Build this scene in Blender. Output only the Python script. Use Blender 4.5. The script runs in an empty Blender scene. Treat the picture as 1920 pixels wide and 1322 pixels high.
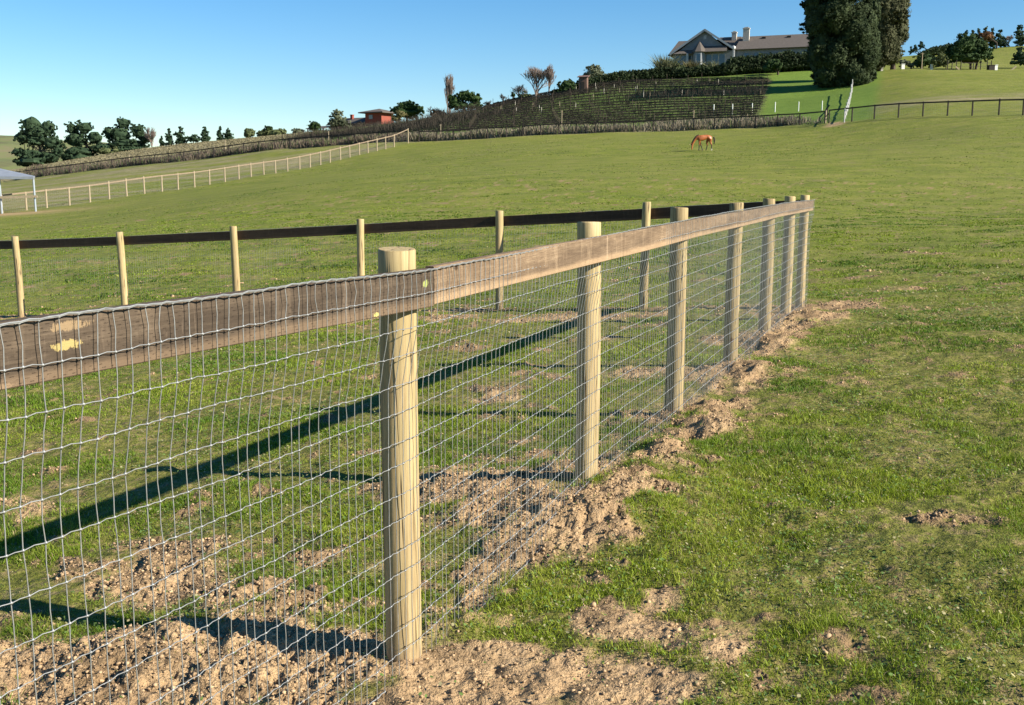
import bpy, math, random
import numpy as np
from mathutils import Vector, Matrix, Quaternion
random.seed(7); RNG = np.random.default_rng(11)
PI = math.pi; R = math.radians
SC = bpy.context.scene; COL = SC.collection

# ------------------------------------------------------------------ camera, sky, sun, exposure
F = 1950.0; TH = math.atan(326/1950); EYE = 1.85
CT, ST = math.cos(TH), math.sin(TH)
cam = bpy.data.objects.new('camera', bpy.data.cameras.new('camera')); COL.objects.link(cam)
cam.data.sensor_width = 36; cam.data.lens = F/1920*36; cam.data.clip_end = 6000; cam.data.clip_start = .05
cam.location = (0, 0, EYE); cam.rotation_euler = (PI/2-TH, 0, 0); SC.camera = cam
SUN_EL = R(29); SD = np.array([.923, -.385])
SV = Vector((SD[0]*math.cos(SUN_EL), SD[1]*math.cos(SUN_EL), math.sin(SUN_EL))).normalized()
W = bpy.data.worlds.new('World'); SC.world = W; W.use_nodes = True
wn = W.node_tree.nodes; wl = W.node_tree.links; wn.clear()
sky = wn.new('ShaderNodeTexSky'); sky.sky_type = 'NISHITA'; sky.sun_disc = False
sky.sun_elevation = SUN_EL; sky.sun_rotation = math.atan2(SD[0], SD[1])
sky.altitude = 100; sky.air_density = 1.0; sky.dust_density = 0.; sky.ozone_density = 4.5
bg = wn.new('ShaderNodeBackground'); bg.inputs[1].default_value = .066
wo = wn.new('ShaderNodeOutputWorld'); hs = wn.new('ShaderNodeHueSaturation'); hs.inputs['Saturation'].default_value = 1.26; wl.new(sky.outputs[0], hs.inputs['Color']); wl.new(hs.outputs[0], bg.inputs[0]); wl.new(bg.outputs[0], wo.inputs[0])
sun = bpy.data.objects.new('sun', bpy.data.lights.new('sun', 'SUN')); COL.objects.link(sun)
sun.data.energy = 5.0; sun.data.angle = R(.5); sun.data.color = (1, .93, .80)
sun.rotation_mode = 'QUATERNION'; sun.rotation_quaternion = SV.to_track_quat('Z', 'Y'); sun.location = (30, -15, 40)
SC.view_settings.view_transform = 'Standard'; SC.view_settings.look = 'None'
SC.view_settings.exposure = 1.2; SC.view_settings.gamma = 1

# ------------------------------------------------------------------ picture <-> place helpers
def at(u, v, Y):
    """place whose picture point is (u, v) at depth Y"""
    a = (u-960)/F; b = (v-661)/F; t = Y/(CT-ST*b)
    return np.array([a*t, Y, EYE+(-ST-CT*b)*t])

def fbm(x, y, scale=1., octs=4, seed=0, gain=.5):
    x = np.asarray(x, float)*scale; y = np.asarray(y, float)*scale
    out = 0.; amp = 1.; tot = 0.
    for o in range(octs):
        xi = np.floor(x).astype(np.int64); yi = np.floor(y).astype(np.int64)
        fx = x-xi; fy = y-yi; fx = fx*fx*(3-2*fx); fy = fy*fy*(3-2*fy)
        def hsh(i, j):
            n = (i*374761393+j*668265263+(seed+o*17)*1442695041) & 0xffffffff
            n = ((n ^ (n >> 13))*1274126177) & 0xffffffff
            return ((n ^ (n >> 16)) & 0xffff)/65535.
        v = (hsh(xi, yi)*(1-fx)+hsh(xi+1, yi)*fx)*(1-fy)+(hsh(xi, yi+1)*(1-fx)+hsh(xi+1, yi+1)*fx)*fy
        out = out+amp*v; tot += amp; amp *= gain; x = x*2.03+7.1; y = y*2.03+3.7
    return out/tot

def sstep(a, b, x):
    t = np.clip((x-a)/(b-a), 0, 1); return t*t*(3-2*t)

# ------------------------------------------------------------------ terrain: heights fitted to measured places
POSTS = np.array([[-1.410, 1.62], [-.42, 3.80], [.44, 6.0], [1.26, 7.93], [2.14, 10.03], [2.96, 12.08], [3.60, 13.60], [4.10, 14.72]])
FAR = np.array([[4.10, 14.72], [2.02, 15.88], [-.21, 17.16], [-2.62, 18.06], [-5.04, 18.98], [-7.45, 19.90], [-9.90, 20.84], [-12.3, 21.8], [-14.7, 22.8]])
def dist_dark(u): return float(np.interp(u, [0, 80, 300, 460, 600, 765, 914, 1100, 1300, 1460, 1546, 1600, 1918], [200, 182, 162, 151, 144, 139, 136, 132, 128, 124, 117, 112, 98]))
def dist_light(u): return float(np.interp(u, [0, 130, 300, 450, 600, 765], [80, 86, 98, 110, 122, 138]))
LIGHT = [(5,402),(50,396),(88,389.5),(130.5,385),(169,380),(205,372.5),(238,368),(271,361),(304,357.5),(334,353),(365,351),(393,346),(422,341),(448,337),(471,333),(495,329.5),(517,326),(539.5,322),(562,318),(581.5,313.7),(601,309),(619,304.5),(638.5,300),(656,295),(674,291),(690,286.5),(707,283),(723,280),(739,275.5),(765.5,265)]
DARK1 = [(30,338),(56,334),(82.5,331),(107.5,328),(132,325),(157,322),(183,319),(210.5,316),(237,312.5),(262.5,310),(290,307.5),(317.5,305),(345,302.5),(372.5,299.5),(401,295.5),(429,291.5),(457.5,287.5),(486,284.5),(515,281.5),(544.5,279),(574,277),(604,274.5),(636,272.5),(666,270.5),(696,269),(727,267.5),(765.5,266)]
DARK2 = [(765.5,266),(786,269),(819,267),(850.5,264),(883,261.5),(914,259.5),(949,258),(980,256.5),(1013.5,254.5),(1047,252.5),(1081,251.5),(1116,250.5),(1151,249.5),(1187.5,248.5),(1224,247.5),(1262,245.5),(1300.6,243.5),(1339,242),(1377,241),(1416,239.5),(1457.5,238),(1499,236.5),(1546,235)]
DARK3 = [(1554,230),(1597,227.5),(1639,224),(1684,221.8),(1730,220),(1776,219.2),(1822.5,218.2),(1872.6,216.6),(1918,215.6),(1966,214.5),(2014,213.5),(2062,212.5)]
cp = []
for x in (-24, -14, -6, 0, 5, 12, 24):
    for y in (-20, -6, 0, 5, 11, 17, 23):
        z = -1.85+.0627*(x+.42)-.02265*(y-3.8)+EYE
        if y > 17: z += .02*(y-17)
        if x > 5: z -= .03*(x-5)*(1 if y < 18 else .5)
        if x < -12: z += .04*(-12-x)
        cp.append((x, y, z))
for x, y in ((-80, -80), (80, -80), (-90, 0), (90, 0)): cp.append((x, y, -1.0))
for i, (u, v) in enumerate(LIGHT):
    if i % 2 == 0: cp.append(tuple(at(u, v, dist_light(u))))
for L_ in (DARK1, DARK2, DARK3):
    for i, (u, v) in enumerate(L_):
        if i % 2 == 0: cp.append(tuple(at(u, v, dist_dark(u))))
for q in [(1320,283,95),(1000,420,36),(500,430,36),(1450,400,40),(1850,400,42),(1000,330,62),(600,345,68),(1500,310,68),(1880,300,66),(1000,278,106),(1880,245,84),(1650,265,92),(250,420,52),(60,425,64),
          # up the vineyard and the house knoll
          (800,243,165),(800,236,185),(950,235,160),(950,213,190),(1100,222,158),(1100,180,190),(1130,160,212),(1250,210,156),(1250,175,184),(1250,148,212),(1400,205,152),(1400,165,182),(1400,140,210),
          (1300,126,225),(1400,124,225),(1500,124,222),(1560,118,220),(1500,205,142),(1520,178,166),(1590,205,132),(1600,170,155),(1560,150,192),(1300,122,255),(1450,118,255),
          # left skyline pasture
          (110,306,200),(175,296,204),(240,284,208),(315,274,210),(400,266,212),(440,262,212),(540,261,190),(640,256,185),(740,244,190),(27,323,205),(-60,332,205),
          # right hill
          (1700,190,120),(1800,185,120),(1918,180,120),(1700,155,150),(1800,155,150),(1918,155,150),(1660,131,185),(1700,131,188),(1800,131,190),(1918,131,192),
          (1700,112,235),(1800,100,255),(1870,90,265),(1930,86,270),(1640,126,220)]:
    cp.append(tuple(at(*q)))
for q in [(-60,340,300),(150,320,300),(300,300,300),(440,285,300),(600,262,290),(740,258,290),(900,235,270),(1050,210,270),(1200,175,290),(1400,160,310),(1640,140,320),(1800,125,350),(1930,115,360),
          (-300,420,520),(300,380,520),(900,360,520),(1500,340,560),(2200,330,560),(-600,400,250),(2600,200,260),(2500,215,110),(2300,330,60),(-700,420,110),(-1400,420,60)]:
    cp.append(tuple(at(*q)))
for x, y, z in ((-900, 900, -12), (0, 1000, -14), (900, 900, -10), (-900, 0, -6), (900, 0, 4), (-600, -600, -3), (600, -600, -3)): cp.append((x, y, z))
CP = np.array(cp); K = len(CP)
def kern(d2): return np.sqrt(d2+16.)
D2 = ((CP[:, None, :2]-CP[None, :, :2])**2).sum(-1)
A_ = np.zeros((K+3, K+3)); A_[:K, :K] = kern(D2)-np.eye(K)*.6
A_[:K, K] = 1; A_[:K, K+1:] = CP[:, :2]; A_[K, :K] = 1; A_[K+1:, :K] = CP[:, :2].T
WT = np.linalg.solve(A_, np.concatenate([CP[:, 2], [0, 0, 0]]))
def h0(x, y):
    x = np.atleast_1d(np.asarray(x, float)).ravel(); y = np.atleast_1d(np.asarray(y, float)).ravel()
    out = np.empty(len(x))
    for i in range(0, len(x), 20000):
        a, b = x[i:i+20000], y[i:i+20000]
        d2 = (a[:, None]-CP[:, 0])**2+(b[:, None]-CP[:, 1])**2
        out[i:i+20000] = kern(d2)@WT[:K]+WT[K]+WT[K+1]*a+WT[K+2]*b
    return out
def ray_ground(u, v, y0=1.5, y1=420):
    """where the line of sight through a picture point meets the terrain"""
    ys = np.geomspace(y0, y1, 400); P = np.array([at(u, v, y) for y in ys])
    g = P[:, 2]-h0(P[:, 0], P[:, 1]); k = np.argmax(g < 0) if (g < 0).any() else len(ys)-1
    if k == 0: return P[0]
    t = g[k-1]/(g[k-1]-g[k]+1e-9); return P[k-1]*(1-t)+P[k]*t

# soil patches near the paddock: (u, v, ru, rv, strength) measured, turned into places on the ground
PATCH = [(250,1250,330,75,1),(560,1215,230,70,1),(300,1075,130,40,.85),(640,1060,120,28,.85),(520,1130,120,25,.6),(30,950,90,35,.8),(60,1010,60,22,.5),(640,1290,120,45,1),(780,1260,90,40,1),
 (900,1275,210,75,1.35),(1030,1235,150,48,1.15),(1190,1165,150,44,1.25),(1240,1110,70,28,1.05),(1130,1290,150,48,1.15),(870,1160,70,20,.9),(640,745,60,10,.5),(530,745,60,9,.6),(620,1000,40,16,.5),
 (860,925,140,34,.95),(960,960,130,42,1),(1020,905,110,25,.9),(780,1000,60,22,.6),(1110,975,95,42,1.1),(1130,1010,70,32,.95),(1060,1000,70,30,.95),(1205,925,85,42,1),(1250,870,70,34,1),(1290,820,60,28,1),(1330,780,50,20,1),
 (1150,830,110,26,.85),(1200,790,90,20,.7),(1230,700,90,12,.8),(1340,700,60,14,.8),(1390,708,70,20,1.05),(1440,655,60,14,1),(1480,625,70,15,1),(1540,601,70,9,.95),(1590,572,80,7,.85),(1350,640,60,10,.7),(1420,590,50,8,.6),
 (930,741,50,7,.7),(1030,815,60,8,.5),(1330,890,110,16,.5),(1290,990,50,10,.3),(690,710,40,8,.5),(760,612,90,8,.5),(1000,596,110,6,.8),(1130,592,80,6,.8),(1230,588,60,6,.8),(820,598,80,6,.7),(660,600,60,6,.7),(420,605,60,5,.5),
 (60,388+14,120,5,.8),(300,355,90,4,.0),(1700,540,60,5,.5),(1790,480,50,4,.4),(1480,780,60,8,.3),(1560,1270,60,16,.4),(1780,1180,60,14,.35),(1500,1110,40,10,.4),(450,975,50,12,.3)]
PW = []
for (u, v, ru, rv, s) in PATCH:
    if s <= 0: continue
    c0 = ray_ground(u, v); cx = ray_ground(u+ru, v); cy = ray_ground(u, max(v-rv, 370)); cy2 = ray_ground(u, v+rv)
    PW.append((c0[0], c0[1], abs(cx[0]-c0[0]), max(abs(cy[1]-cy2[1])/2, .08), (cy[0]-cy2[0])/(cy[1]-cy2[1]+1e-9), s))
def seg_dist(x, y, P):
    best = np.full(np.shape(x), 1e9); sgn = np.zeros(np.shape(x))
    for a, b in zip(P[:-1], P[1:]):
        d = b-a; L = np.hypot(*d); d = d/L
        t = np.clip((x-a[0])*d[0]+(y-a[1])*d[1], 0, L); dx = x-a[0]-d[0]*t; dy = y-a[1]-d[1]*t
        q = np.hypot(dx, dy); m = q < best; best = np.where(m, q, best); sgn = np.where(m, dx*d[1]-dy*d[0], sgn)
    return best, sgn
def speck(x, y): return np.clip(fbm(x, y, 2.6, 4, 23, .6)-.55, 0, 1)*3.0+np.clip(fbm(x, y, 5.5, 3, 27, .6)-.612, 0, 1)*3.2
def dirt_mask(x, y):
    x = np.asarray(x, float); y = np.asarray(y, float)
    m = np.zeros(x.shape)
    wx = x+(fbm(x, y, 2.2, 3, 3)-.5)*.5; wy = y+(fbm(x, y, 2.2, 3, 4)-.5)*.6
    for (cx, cy, rx, ry, sk, s) in PW:
        dx = (wx-cx-sk*(wy-cy))/rx; dy = (wy-cy)/ry
        m = np.maximum(m, s*np.exp(-(dx*dx+dy*dy)*.75))
    d1, _ = seg_dist(x, y, POSTS); d2, _ = seg_dist(x, y, FAR)
    m = np.maximum(m, .72*np.exp(-(d1/.28)**2)); m = np.maximum(m, .62*np.exp(-(d2/.35)**2))
    n = fbm(x, y, 1.1, 5, 9, .6); n2 = fbm(x, y, 6.5, 3, 21)
    n3 = fbm(x, y, 2.6, 4, 23, .6); v = m*1.15+(n-.5)*1.1+(n2-.5)*.8+speck(x, y)
    return sstep(.40, .92, v)
MOUND = [(1130,985,.38,.26,.11),(1210,925,.34,.42,.10),(1262,862,.34,.5,.10),(1320,800,.32,.5,.09),(1395,700,.34,.4,.10),(1452,645,.34,.5,.09),(1500,604,.5,.5,.10),(960,955,.5,.45,.05),(860,925,.4,.3,.04),(230,1230,.45,.3,.05),(560,1190,.4,.25,.045),(700,1240,.2,.2,.04),(880,1170,.16,.13,.05),(1050,905,.35,.3,.05)]
MW = [(*ray_ground(u, v)[:2], rx, ry, hh) for (u, v, rx, ry, hh) in MOUND]
def near_detail(x, y, dm):
    r = np.hypot(x, y); k = np.clip(1.3-r/45, 0, 1)
    e = (fbm(x, y, .9, 3, 31)-.5)*.07+(fbm(x, y, 3.2, 4, 32, .6)-.5)*.075+(fbm(x, y, 11., 3, 35)-.5)*.022*(r < 25)
    for cx, cy, rx, ry, hh in MW: e = e+hh*np.exp(-((x-cx)/rx)**2-((y-cy)/ry)**2)*(.6+.8*fbm(x, y, 5, 2, 40))
    c = fbm(x, y, 16., 4, 33, .65); c2 = fbm(x, y, 7., 3, 34)
    clod = np.abs(c-.5)*-1+.12
    _, sg = seg_dist(x, y, POSTS); cam_side = np.where(sg > .0, .42, 1.); far_ok = np.where(y > 4.6, 1., cam_side)
    e = e+dm*((c2-.5)*.075+clod*.12+.002)*np.clip(2.2-r/12, .25, 1)*far_ok
    e = e-(1-dm)*.0
    return e*k
def gz(x, y):
    x = np.atleast_1d(x).astype(float); y = np.atleast_1d(y).astype(float)
    return h0(x, y)+near_detail(x, y, dirt_mask(x, y))*(np.hypot(x, y) < 60)
def g1(x, y): return float(h0([x], [y])[0])

# ------------------------------------------------------------------ materials
def mat(name, cols, scale=5., detail=6., rough=.85, bump=0., stretch=(1, 1, 1), spec=.25, coords='Object', bscale=None, dist=.02, trans=0., metal=0., pos=None):
    m = bpy.data.materials.new(name); m.use_nodes = True; nt = m.node_tree; N = nt.nodes; L = nt.links
    p = N['Principled BSDF']; p.inputs['Roughness'].default_value = rough; p.inputs['Specular IOR Level'].default_value = spec; p.inputs['Metallic'].default_value = metal
    tc = N.new('ShaderNodeTexCoord'); mp = N.new('ShaderNodeMapping'); mp.inputs['Scale'].default_value = stretch; L.new(tc.outputs[coords], mp.inputs[0])
    nz = N.new('ShaderNodeTexNoise'); nz.inputs['Scale'].default_value = scale; nz.inputs['Detail'].default_value = detail; nz.inputs['Roughness'].default_value = .65; L.new(mp.outputs[0], nz.inputs['Vector'])
    cr = N.new('ShaderNodeValToRGB'); L.new(nz.outputs['Fac'], cr.inputs[0])
    n = len(cols)
    while len(cr.color_ramp.elements) < n: cr.color_ramp.elements.new(.5)
    for i, c in enumerate(cols):
        cr.color_ramp.elements[i].position = pos[i] if pos else .3+.4*i/max(n-1, 1); cr.color_ramp.elements[i].color = (*c, 1)
    L.new(cr.outputs[0], p.inputs['Base Color'])
    if bump:
        b = N.new('ShaderNodeBump'); b.inputs['Strength'].default_value = bump; b.inputs['Distance'].default_value = dist
        if bscale:
            n2 = N.new('ShaderNodeTexNoise'); n2.inputs['Scale'].default_value = bscale; n2.inputs['Detail'].default_value = 8; L.new(mp.outputs[0], n2.inputs['Vector']); L.new(n2.outputs[0], b.inputs['Height'])
        else: L.new(nz.outputs[0], b.inputs['Height'])
        L.new(b.outputs[0], p.inputs['Normal'])
    if trans:
        tr = N.new('ShaderNodeBsdfTranslucent'); L.new(cr.outputs[0], tr.inputs[0]); mx = N.new('ShaderNodeMixShader'); mx.inputs[0].default_value = trans
        L.new(p.outputs[0], mx.inputs[1]); L.new(tr.outputs[0], mx.inputs[2]); L.new(mx.outputs[0], N['Material Output'].inputs[0])
    m['cr'] = cr.name
    return m
def mathn(nt, op, a, b=None, c=None):
    n = nt.nodes.new('ShaderNodeMath'); n.operation = op
    for i, v in enumerate((a, b, c)):
        if v is None: continue
        if isinstance(v, (int, float)): n.inputs[i].default_value = v
        else: nt.links.new(v, n.inputs[i])
    return n.outputs[0]
def mixc(nt, f, a, b, mode='MIX'):
    n = nt.nodes.new('ShaderNodeMix'); n.data_type = 'RGBA'; n.blend_type = mode
    for s, v in ((n.inputs[0], f), (n.inputs[6], a), (n.inputs[7], b)):
        if isinstance(v, (int, float)): s.default_value = v
        elif isinstance(v, tuple): s.default_value = (*v, 1)
        else: nt.links.new(v, s)
    return n.outputs[2]
def noise(nt, vec, scale, detail=5, rough=.6, dims=None):
    n = nt.nodes.new('ShaderNodeTexNoise'); n.inputs['Scale'].default_value = scale; n.inputs['Detail'].default_value = detail; n.inputs['Roughness'].default_value = rough
    if vec is not None: nt.links.new(vec, n.inputs['Vector'])
    return n.outputs['Fac']
def ramp(nt, f, stops):
    n = nt.nodes.new('ShaderNodeValToRGB'); e = n.color_ramp.elements
    while len(e) < len(stops): e.new(.5)
    for i, (p, c) in enumerate(stops): e[i].position = p; e[i].color = (*c, 1) if isinstance(c, tuple) else (c, c, c, 1)
    nt.links.new(f, n.inputs[0]); return n.outputs[0]
def mapping(nt, sc, coords='Object', loc=(0, 0, 0)):
    tc = nt.nodes.new('ShaderNodeTexCoord'); mp = nt.nodes.new('ShaderNodeMapping'); mp.inputs['Scale'].default_value = sc; mp.inputs['Location'].default_value = loc
    nt.links.new(tc.outputs[coords], mp.inputs[0]); return mp.outputs[0]

M = {}
def post_material(name, lo, mid, hi):
    m = bpy.data.materials.new(name); m.use_nodes = True; nt = m.node_tree; p = nt.nodes['Principled BSDF']
    oi = nt.nodes.new('ShaderNodeObjectInfo')
    v = mapping(nt, (1, 1, .035)); va = nt.nodes.new('ShaderNodeVectorMath'); va.operation = 'ADD'; nt.links.new(v, va.inputs[0])
    cx = nt.nodes.new('ShaderNodeCombineXYZ'); s = mathn(nt, 'MULTIPLY', oi.outputs['Random'], 40.); nt.links.new(s, cx.inputs[0]); nt.links.new(s, cx.inputs[2]); nt.links.new(cx.outputs[0], va.inputs[1]); v = va.outputs[0]
    g = noise(nt, v, 60, 6, .7); b = noise(nt, mapping(nt, (1, 1, .5)), 5, 4)
    c = ramp(nt, g, [(.3, lo), (.5, mid), (.68, hi)])
    c = mixc(nt, mathn(nt, 'MULTIPLY', ramp(nt, b, [(.45, 0.), (.7, 1.)]), .45), c, (mid[0]*.8, mid[1]*.92, mid[2]*.75))
    w = nt.nodes.new('ShaderNodeTexNoise'); w.inputs['Scale'].default_value = 14; w.inputs['Detail'].default_value = 3; nt.links.new(v, w.inputs['Vector'])
    crack = ramp(nt, w.outputs['Fac'], [(.480, 0.), (.496, 1.), (.504, 1.), (.520, 0.)])
    gate = ramp(nt, noise(nt, mapping(nt, (1, 1, .6), loc=(3, 1, 0)), 4, 2), [(.5, 0.), (.58, 1.)])
    ck = mathn(nt, 'MULTIPLY', crack, gate)
    c = mixc(nt, mathn(nt, 'MULTIPLY', ck, .92), c, (.045, .025, .012))
    hv = nt.nodes.new('ShaderNodeHueSaturation'); hv.inputs['Saturation'].default_value = .95; nt.links.new(mathn(nt, 'MULTIPLY_ADD', oi.outputs['Random'], .3, .82), hv.inputs['Value']); nt.links.new(c, hv.inputs['Color']); c = hv.outputs[0]
    sz = nt.nodes.new('ShaderNodeSeparateXYZ'); nt.links.new(mapping(nt, (1, 1, 1)), sz.inputs[0]); mud = mathn(nt, 'ADD', sz.outputs[2], mathn(nt, 'MULTIPLY', mathn(nt, 'SUBTRACT', noise(nt, mapping(nt, (1, 1, 1)), 18, 4), .5), .25)); c = mixc(nt, ramp(nt, mud, [(.0, .8), (.09, 0.)]), c, (.26, .175, .10))
    kn = nt.nodes.new('ShaderNodeTexVoronoi'); kn.inputs['Scale'].default_value = 5; nt.links.new(mapping(nt, (1, 1, .8)), kn.inputs['Vector'])
    kk = ramp(nt, kn.outputs['Distance'], [(.08, 1.), (.13, 0.)]); c = mixc(nt, mathn(nt, 'MULTIPLY', kk, .85), c, (.13, .065, .025))
    nt.links.new(c, p.inputs['Base Color']); p.inputs['Roughness'].default_value = .75; p.inputs['Specular IOR Level'].default_value = .2
    bp = nt.nodes.new('ShaderNodeBump'); bp.inputs['Strength'].default_value = .5; bp.inputs['Distance'].default_value = .004
    nt.links.new(mathn(nt, 'SUBTRACT', g, mathn(nt, 'MULTIPLY', ck, 1.5)), bp.inputs['Height']); nt.links.new(bp.outputs[0], p.inputs['Normal'])
    return m
M['post'] = post_material('treated_post_wood', (.22, .15, .065), (.37, .27, .125), (.48, .365, .19))
def board_material(name, lo, mid, hi, incise=0., marks=()):
    m = bpy.data.materials.new(name); m.use_nodes = True; nt = m.node_tree; p = nt.nodes['Principled BSDF']
    v = mapping(nt, (.05, 1, 1)); g = noise(nt, v, 130, 9, .8); b = noise(nt, mapping(nt, (.35, 1, 2.5)), 3.2, 5, .7); b2 = noise(nt, mapping(nt, (1, 1, .25), loc=(5, 0, 0)), 9, 5, .75)
    c = ramp(nt, g, [(.3, lo), (.52, mid), (.7, hi)])
    c = mixc(nt, mathn(nt, 'MULTIPLY', ramp(nt, b, [(.42, 0.), (.62, 1.)]), .6), c, (lo[0]*.75, lo[1]*.75, lo[2]*.78))
    c = mixc(nt, mathn(nt, 'MULTIPLY', ramp(nt, b2, [(.56, 0.), (.66, 1.)]), .3), c, (hi[0]*1.15, hi[1]*1.12, hi[2]*1.1))
    sep = nt.nodes.new('ShaderNodeSeparateXYZ'); nt.links.new(mapping(nt, (1, 1, 1)), sep.inputs[0]); X, Y, Z = sep.outputs
    edge = ramp(nt, mathn(nt, 'ADD', mathn(nt, 'MULTIPLY', Z, 7.), mathn(nt, 'MULTIPLY', mathn(nt, 'SUBTRACT', b, .5), .25)), [(.14, 1.), (.26, 0.)])
    c = mixc(nt, mathn(nt, 'MULTIPLY', edge, .6), c, (hi[0]*1.15, hi[1]*1.05, hi[2]*.95))
    vs_ = noise(nt, mapping(nt, (1, .3, .06), loc=(2, 0, 0)), 22, 6, .85); c = mixc(nt, mathn(nt, 'MULTIPLY', ramp(nt, vs_, [(.57, 0.), (.66, 1.)]), .4), c, (hi[0]*1.5, hi[1]*1.5, hi[2]*1.55)); c = mixc(nt, mathn(nt, 'MULTIPLY', ramp(nt, vs_, [(.36, 1.), (.44, 0.)]), .45), c, (lo[0]*.7, lo[1]*.6, lo[2]*.55))
    kn = nt.nodes.new('ShaderNodeTexVoronoi'); kn.inputs['Scale'].default_value = 3.2; nt.links.new(mapping(nt, (1, 1, 2.2)), kn.inputs['Vector']); c = mixc(nt, mathn(nt, 'MULTIPLY', ramp(nt, kn.outputs['Distance'], [(.045, 1.), (.075, 0.)]), .8), c, (lo[0]*.4, lo[1]*.35, lo[2]*.3))
    hgt = g
    if incise:
        zi = mathn(nt, 'DIVIDE', Z, .0085); row = mathn(nt, 'FLOOR', zi); fz = mathn(nt, 'FRACT', zi)
        off = mathn(nt, 'FRACT', mathn(nt, 'MULTIPLY', row, .377)); xi = mathn(nt, 'ADD', mathn(nt, 'DIVIDE', X, .029), off); fx = mathn(nt, 'FRACT', xi)
        a = mathn(nt, 'MULTIPLY', mathn(nt, 'LESS_THAN', fx, .42), mathn(nt, 'LESS_THAN', fz, .26))
        gt = ramp(nt, noise(nt, mapping(nt, (1, 1, 1), loc=(9, 0, 0)), 24, 5, .8), [(.48, 0.), (.56, 1.)])
        a = mathn(nt, 'MULTIPLY', a, gt); c = mixc(nt, mathn(nt, 'MULTIPLY', a, incise), c, (.02, .012, .008)); hgt = mathn(nt, 'SUBTRACT', g, a)
    for (mx, mz, rx, rz, mc) in marks:
        wz = mathn(nt, 'MULTIPLY', mathn(nt, 'SUBTRACT', noise(nt, mapping(nt, (1, 1, .5)), 75, 6, .8), .47), 5.)
        dx = mathn(nt, 'DIVIDE', mathn(nt, 'SUBTRACT', X, mx), rx); dz = mathn(nt, 'DIVIDE', mathn(nt, 'SUBTRACT', Z, mz), rz)
        q = mathn(nt, 'ADD', mathn(nt, 'ADD', mathn(nt, 'POWER', mathn(nt, 'ABSOLUTE', dx), 2.), mathn(nt, 'POWER', mathn(nt, 'ABSOLUTE', dz), 2.)), wz)
        c = mixc(nt, mathn(nt, 'MULTIPLY', ramp(nt, q, [(.75, 1.), (1., 0.)]), .85), c, mc)
    nt.links.new(c, p.inputs['Base Color']); p.inputs['Roughness'].default_value = .85; p.inputs['Specular IOR Level'].default_value = .2
    bp = nt.nodes.new('ShaderNodeBump'); bp.inputs['Strength'].default_value = .6; bp.inputs['Distance'].default_value = .003; nt.links.new(hgt, bp.inputs['Height']); nt.links.new(bp.outputs[0], p.inputs['Normal'])
    return m
M['board_dark'] = board_material('weathered_dark_board', (.045, .032, .021), (.088, .064, .043), (.155, .115, .077), .6, [(1.08, .075, .045, .012, (.38, .29, .11)), (1.09, .118, .07, .012, (.26, .18, .10)), (2.72, .085, .02, .014, (.30, .33, .10)), (2.385, .008, .02, .009, (.50, .44, .14)), (.9, .010, .04, .007, (.22, .15, .09))])
M['board_tan'] = board_material('weathered_tan_board', (.10, .066, .040), (.205, .140, .085), (.33, .245, .155), .25)
M['board_shade'] = board_material('shade_darkened_board', (.040, .026, .017), (.07, .046, .03), (.11, .075, .048), .3)  # back rail: shade on its near face is painted into darker wood tones
M['wire'] = mat('galvanised_wire', [(.26, .26, .25), (.42, .42, .40)], 40, rough=.4, spec=.5, metal=.5)
M['bluemetal'] = mat('painted_steel', [(.24, .28, .31), (.32, .36, .39)], 3, rough=.5)
M['roofmetal'] = mat('corrugated_metal', [(.22, .24, .27), (.30, .32, .35)], 2, rough=.45, metal=.2)
M['lightwood'] = mat('pale_fence_wood', [(.25, .20, .13), (.36, .29, .19)], 8, rough=.8)
M['fadedwood'] = mat('faded_fence_wood', [(.16, .12, .08), (.25, .19, .13)], 8, rough=.85)
M['darkwood'] = mat('black_fence_wood', [(.022, .018, .015), (.05, .04, .032)], 8, rough=.8)
M['whitewood'] = mat('whitewashed_wood', [(.36, .35, .33), (.50, .49, .46)], 8, rough=.8)
M['bark'] = mat('bark', [(.04, .03, .022), (.10, .075, .055)], 6, rough=.95, stretch=(1, 1, .3))
M['palebark'] = mat('pale_bare_twigs', [(.17, .125, .10), (.27, .21, .175)], 6, rough=.95)
M['cane'] = mat('bare_vine_canes', [(.022, .018, .014), (.045, .037, .027), (.075, .062, .046)], 1.2, rough=.95)
M['stucco'] = mat('cream_stucco', [(.38, .34, .28), (.50, .46, .39)], 3, rough=.9)
M['plasticwhite'] = mat('white_plastic', [(.68, .68, .62), (.80, .80, .74)], 4, rough=.5)
M['weeds'] = mat('dry_weeds', [(.07, .07, .035), (.16, .14, .085), (.27, .23, .15)], .5, rough=.95, trans=.2)
def leaf_mat(name, a, b, c=None, trans=.2, sc=.6): return mat(name, [a, b] if c is None else [a, b, c], sc, 8, rough=.8, trans=trans, spec=.15)
M['pine'] = leaf_mat('pine_needles', (.012, .026, .014), (.035, .06, .030), (.055, .09, .045))
M['oak'] = leaf_mat('oak_leaves', (.018, .034, .012), (.04, .07, .022), (.065, .10, .035))
M['cypress'] = leaf_mat('cypress_sprays', (.014, .022, .009), (.036, .052, .020), (.075, .095, .040), sc=.9)
M['cypress_brown'] = leaf_mat('bronzed_cypress_sprays', (.030, .034, .014), (.065, .070, .032), (.10, .10, .05), sc=.9)
M['darkbush'] = leaf_mat('brown_bramble', (.025, .022, .016), (.055, .046, .034), (.09, .078, .055))
M['olive'] = leaf_mat('olive_leaves', (.05, .065, .025), (.10, .12, .05), (.16, .17, .075))
M['hedge'] = leaf_mat('hedge_leaves', (.012, .020, .009), (.03, .045, .018), (.05, .07, .03))
M['greyleaf'] = leaf_mat('grey_green_leaves', (.06, .07, .04), (.12, .135, .08), (.17, .18, .11))
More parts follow.
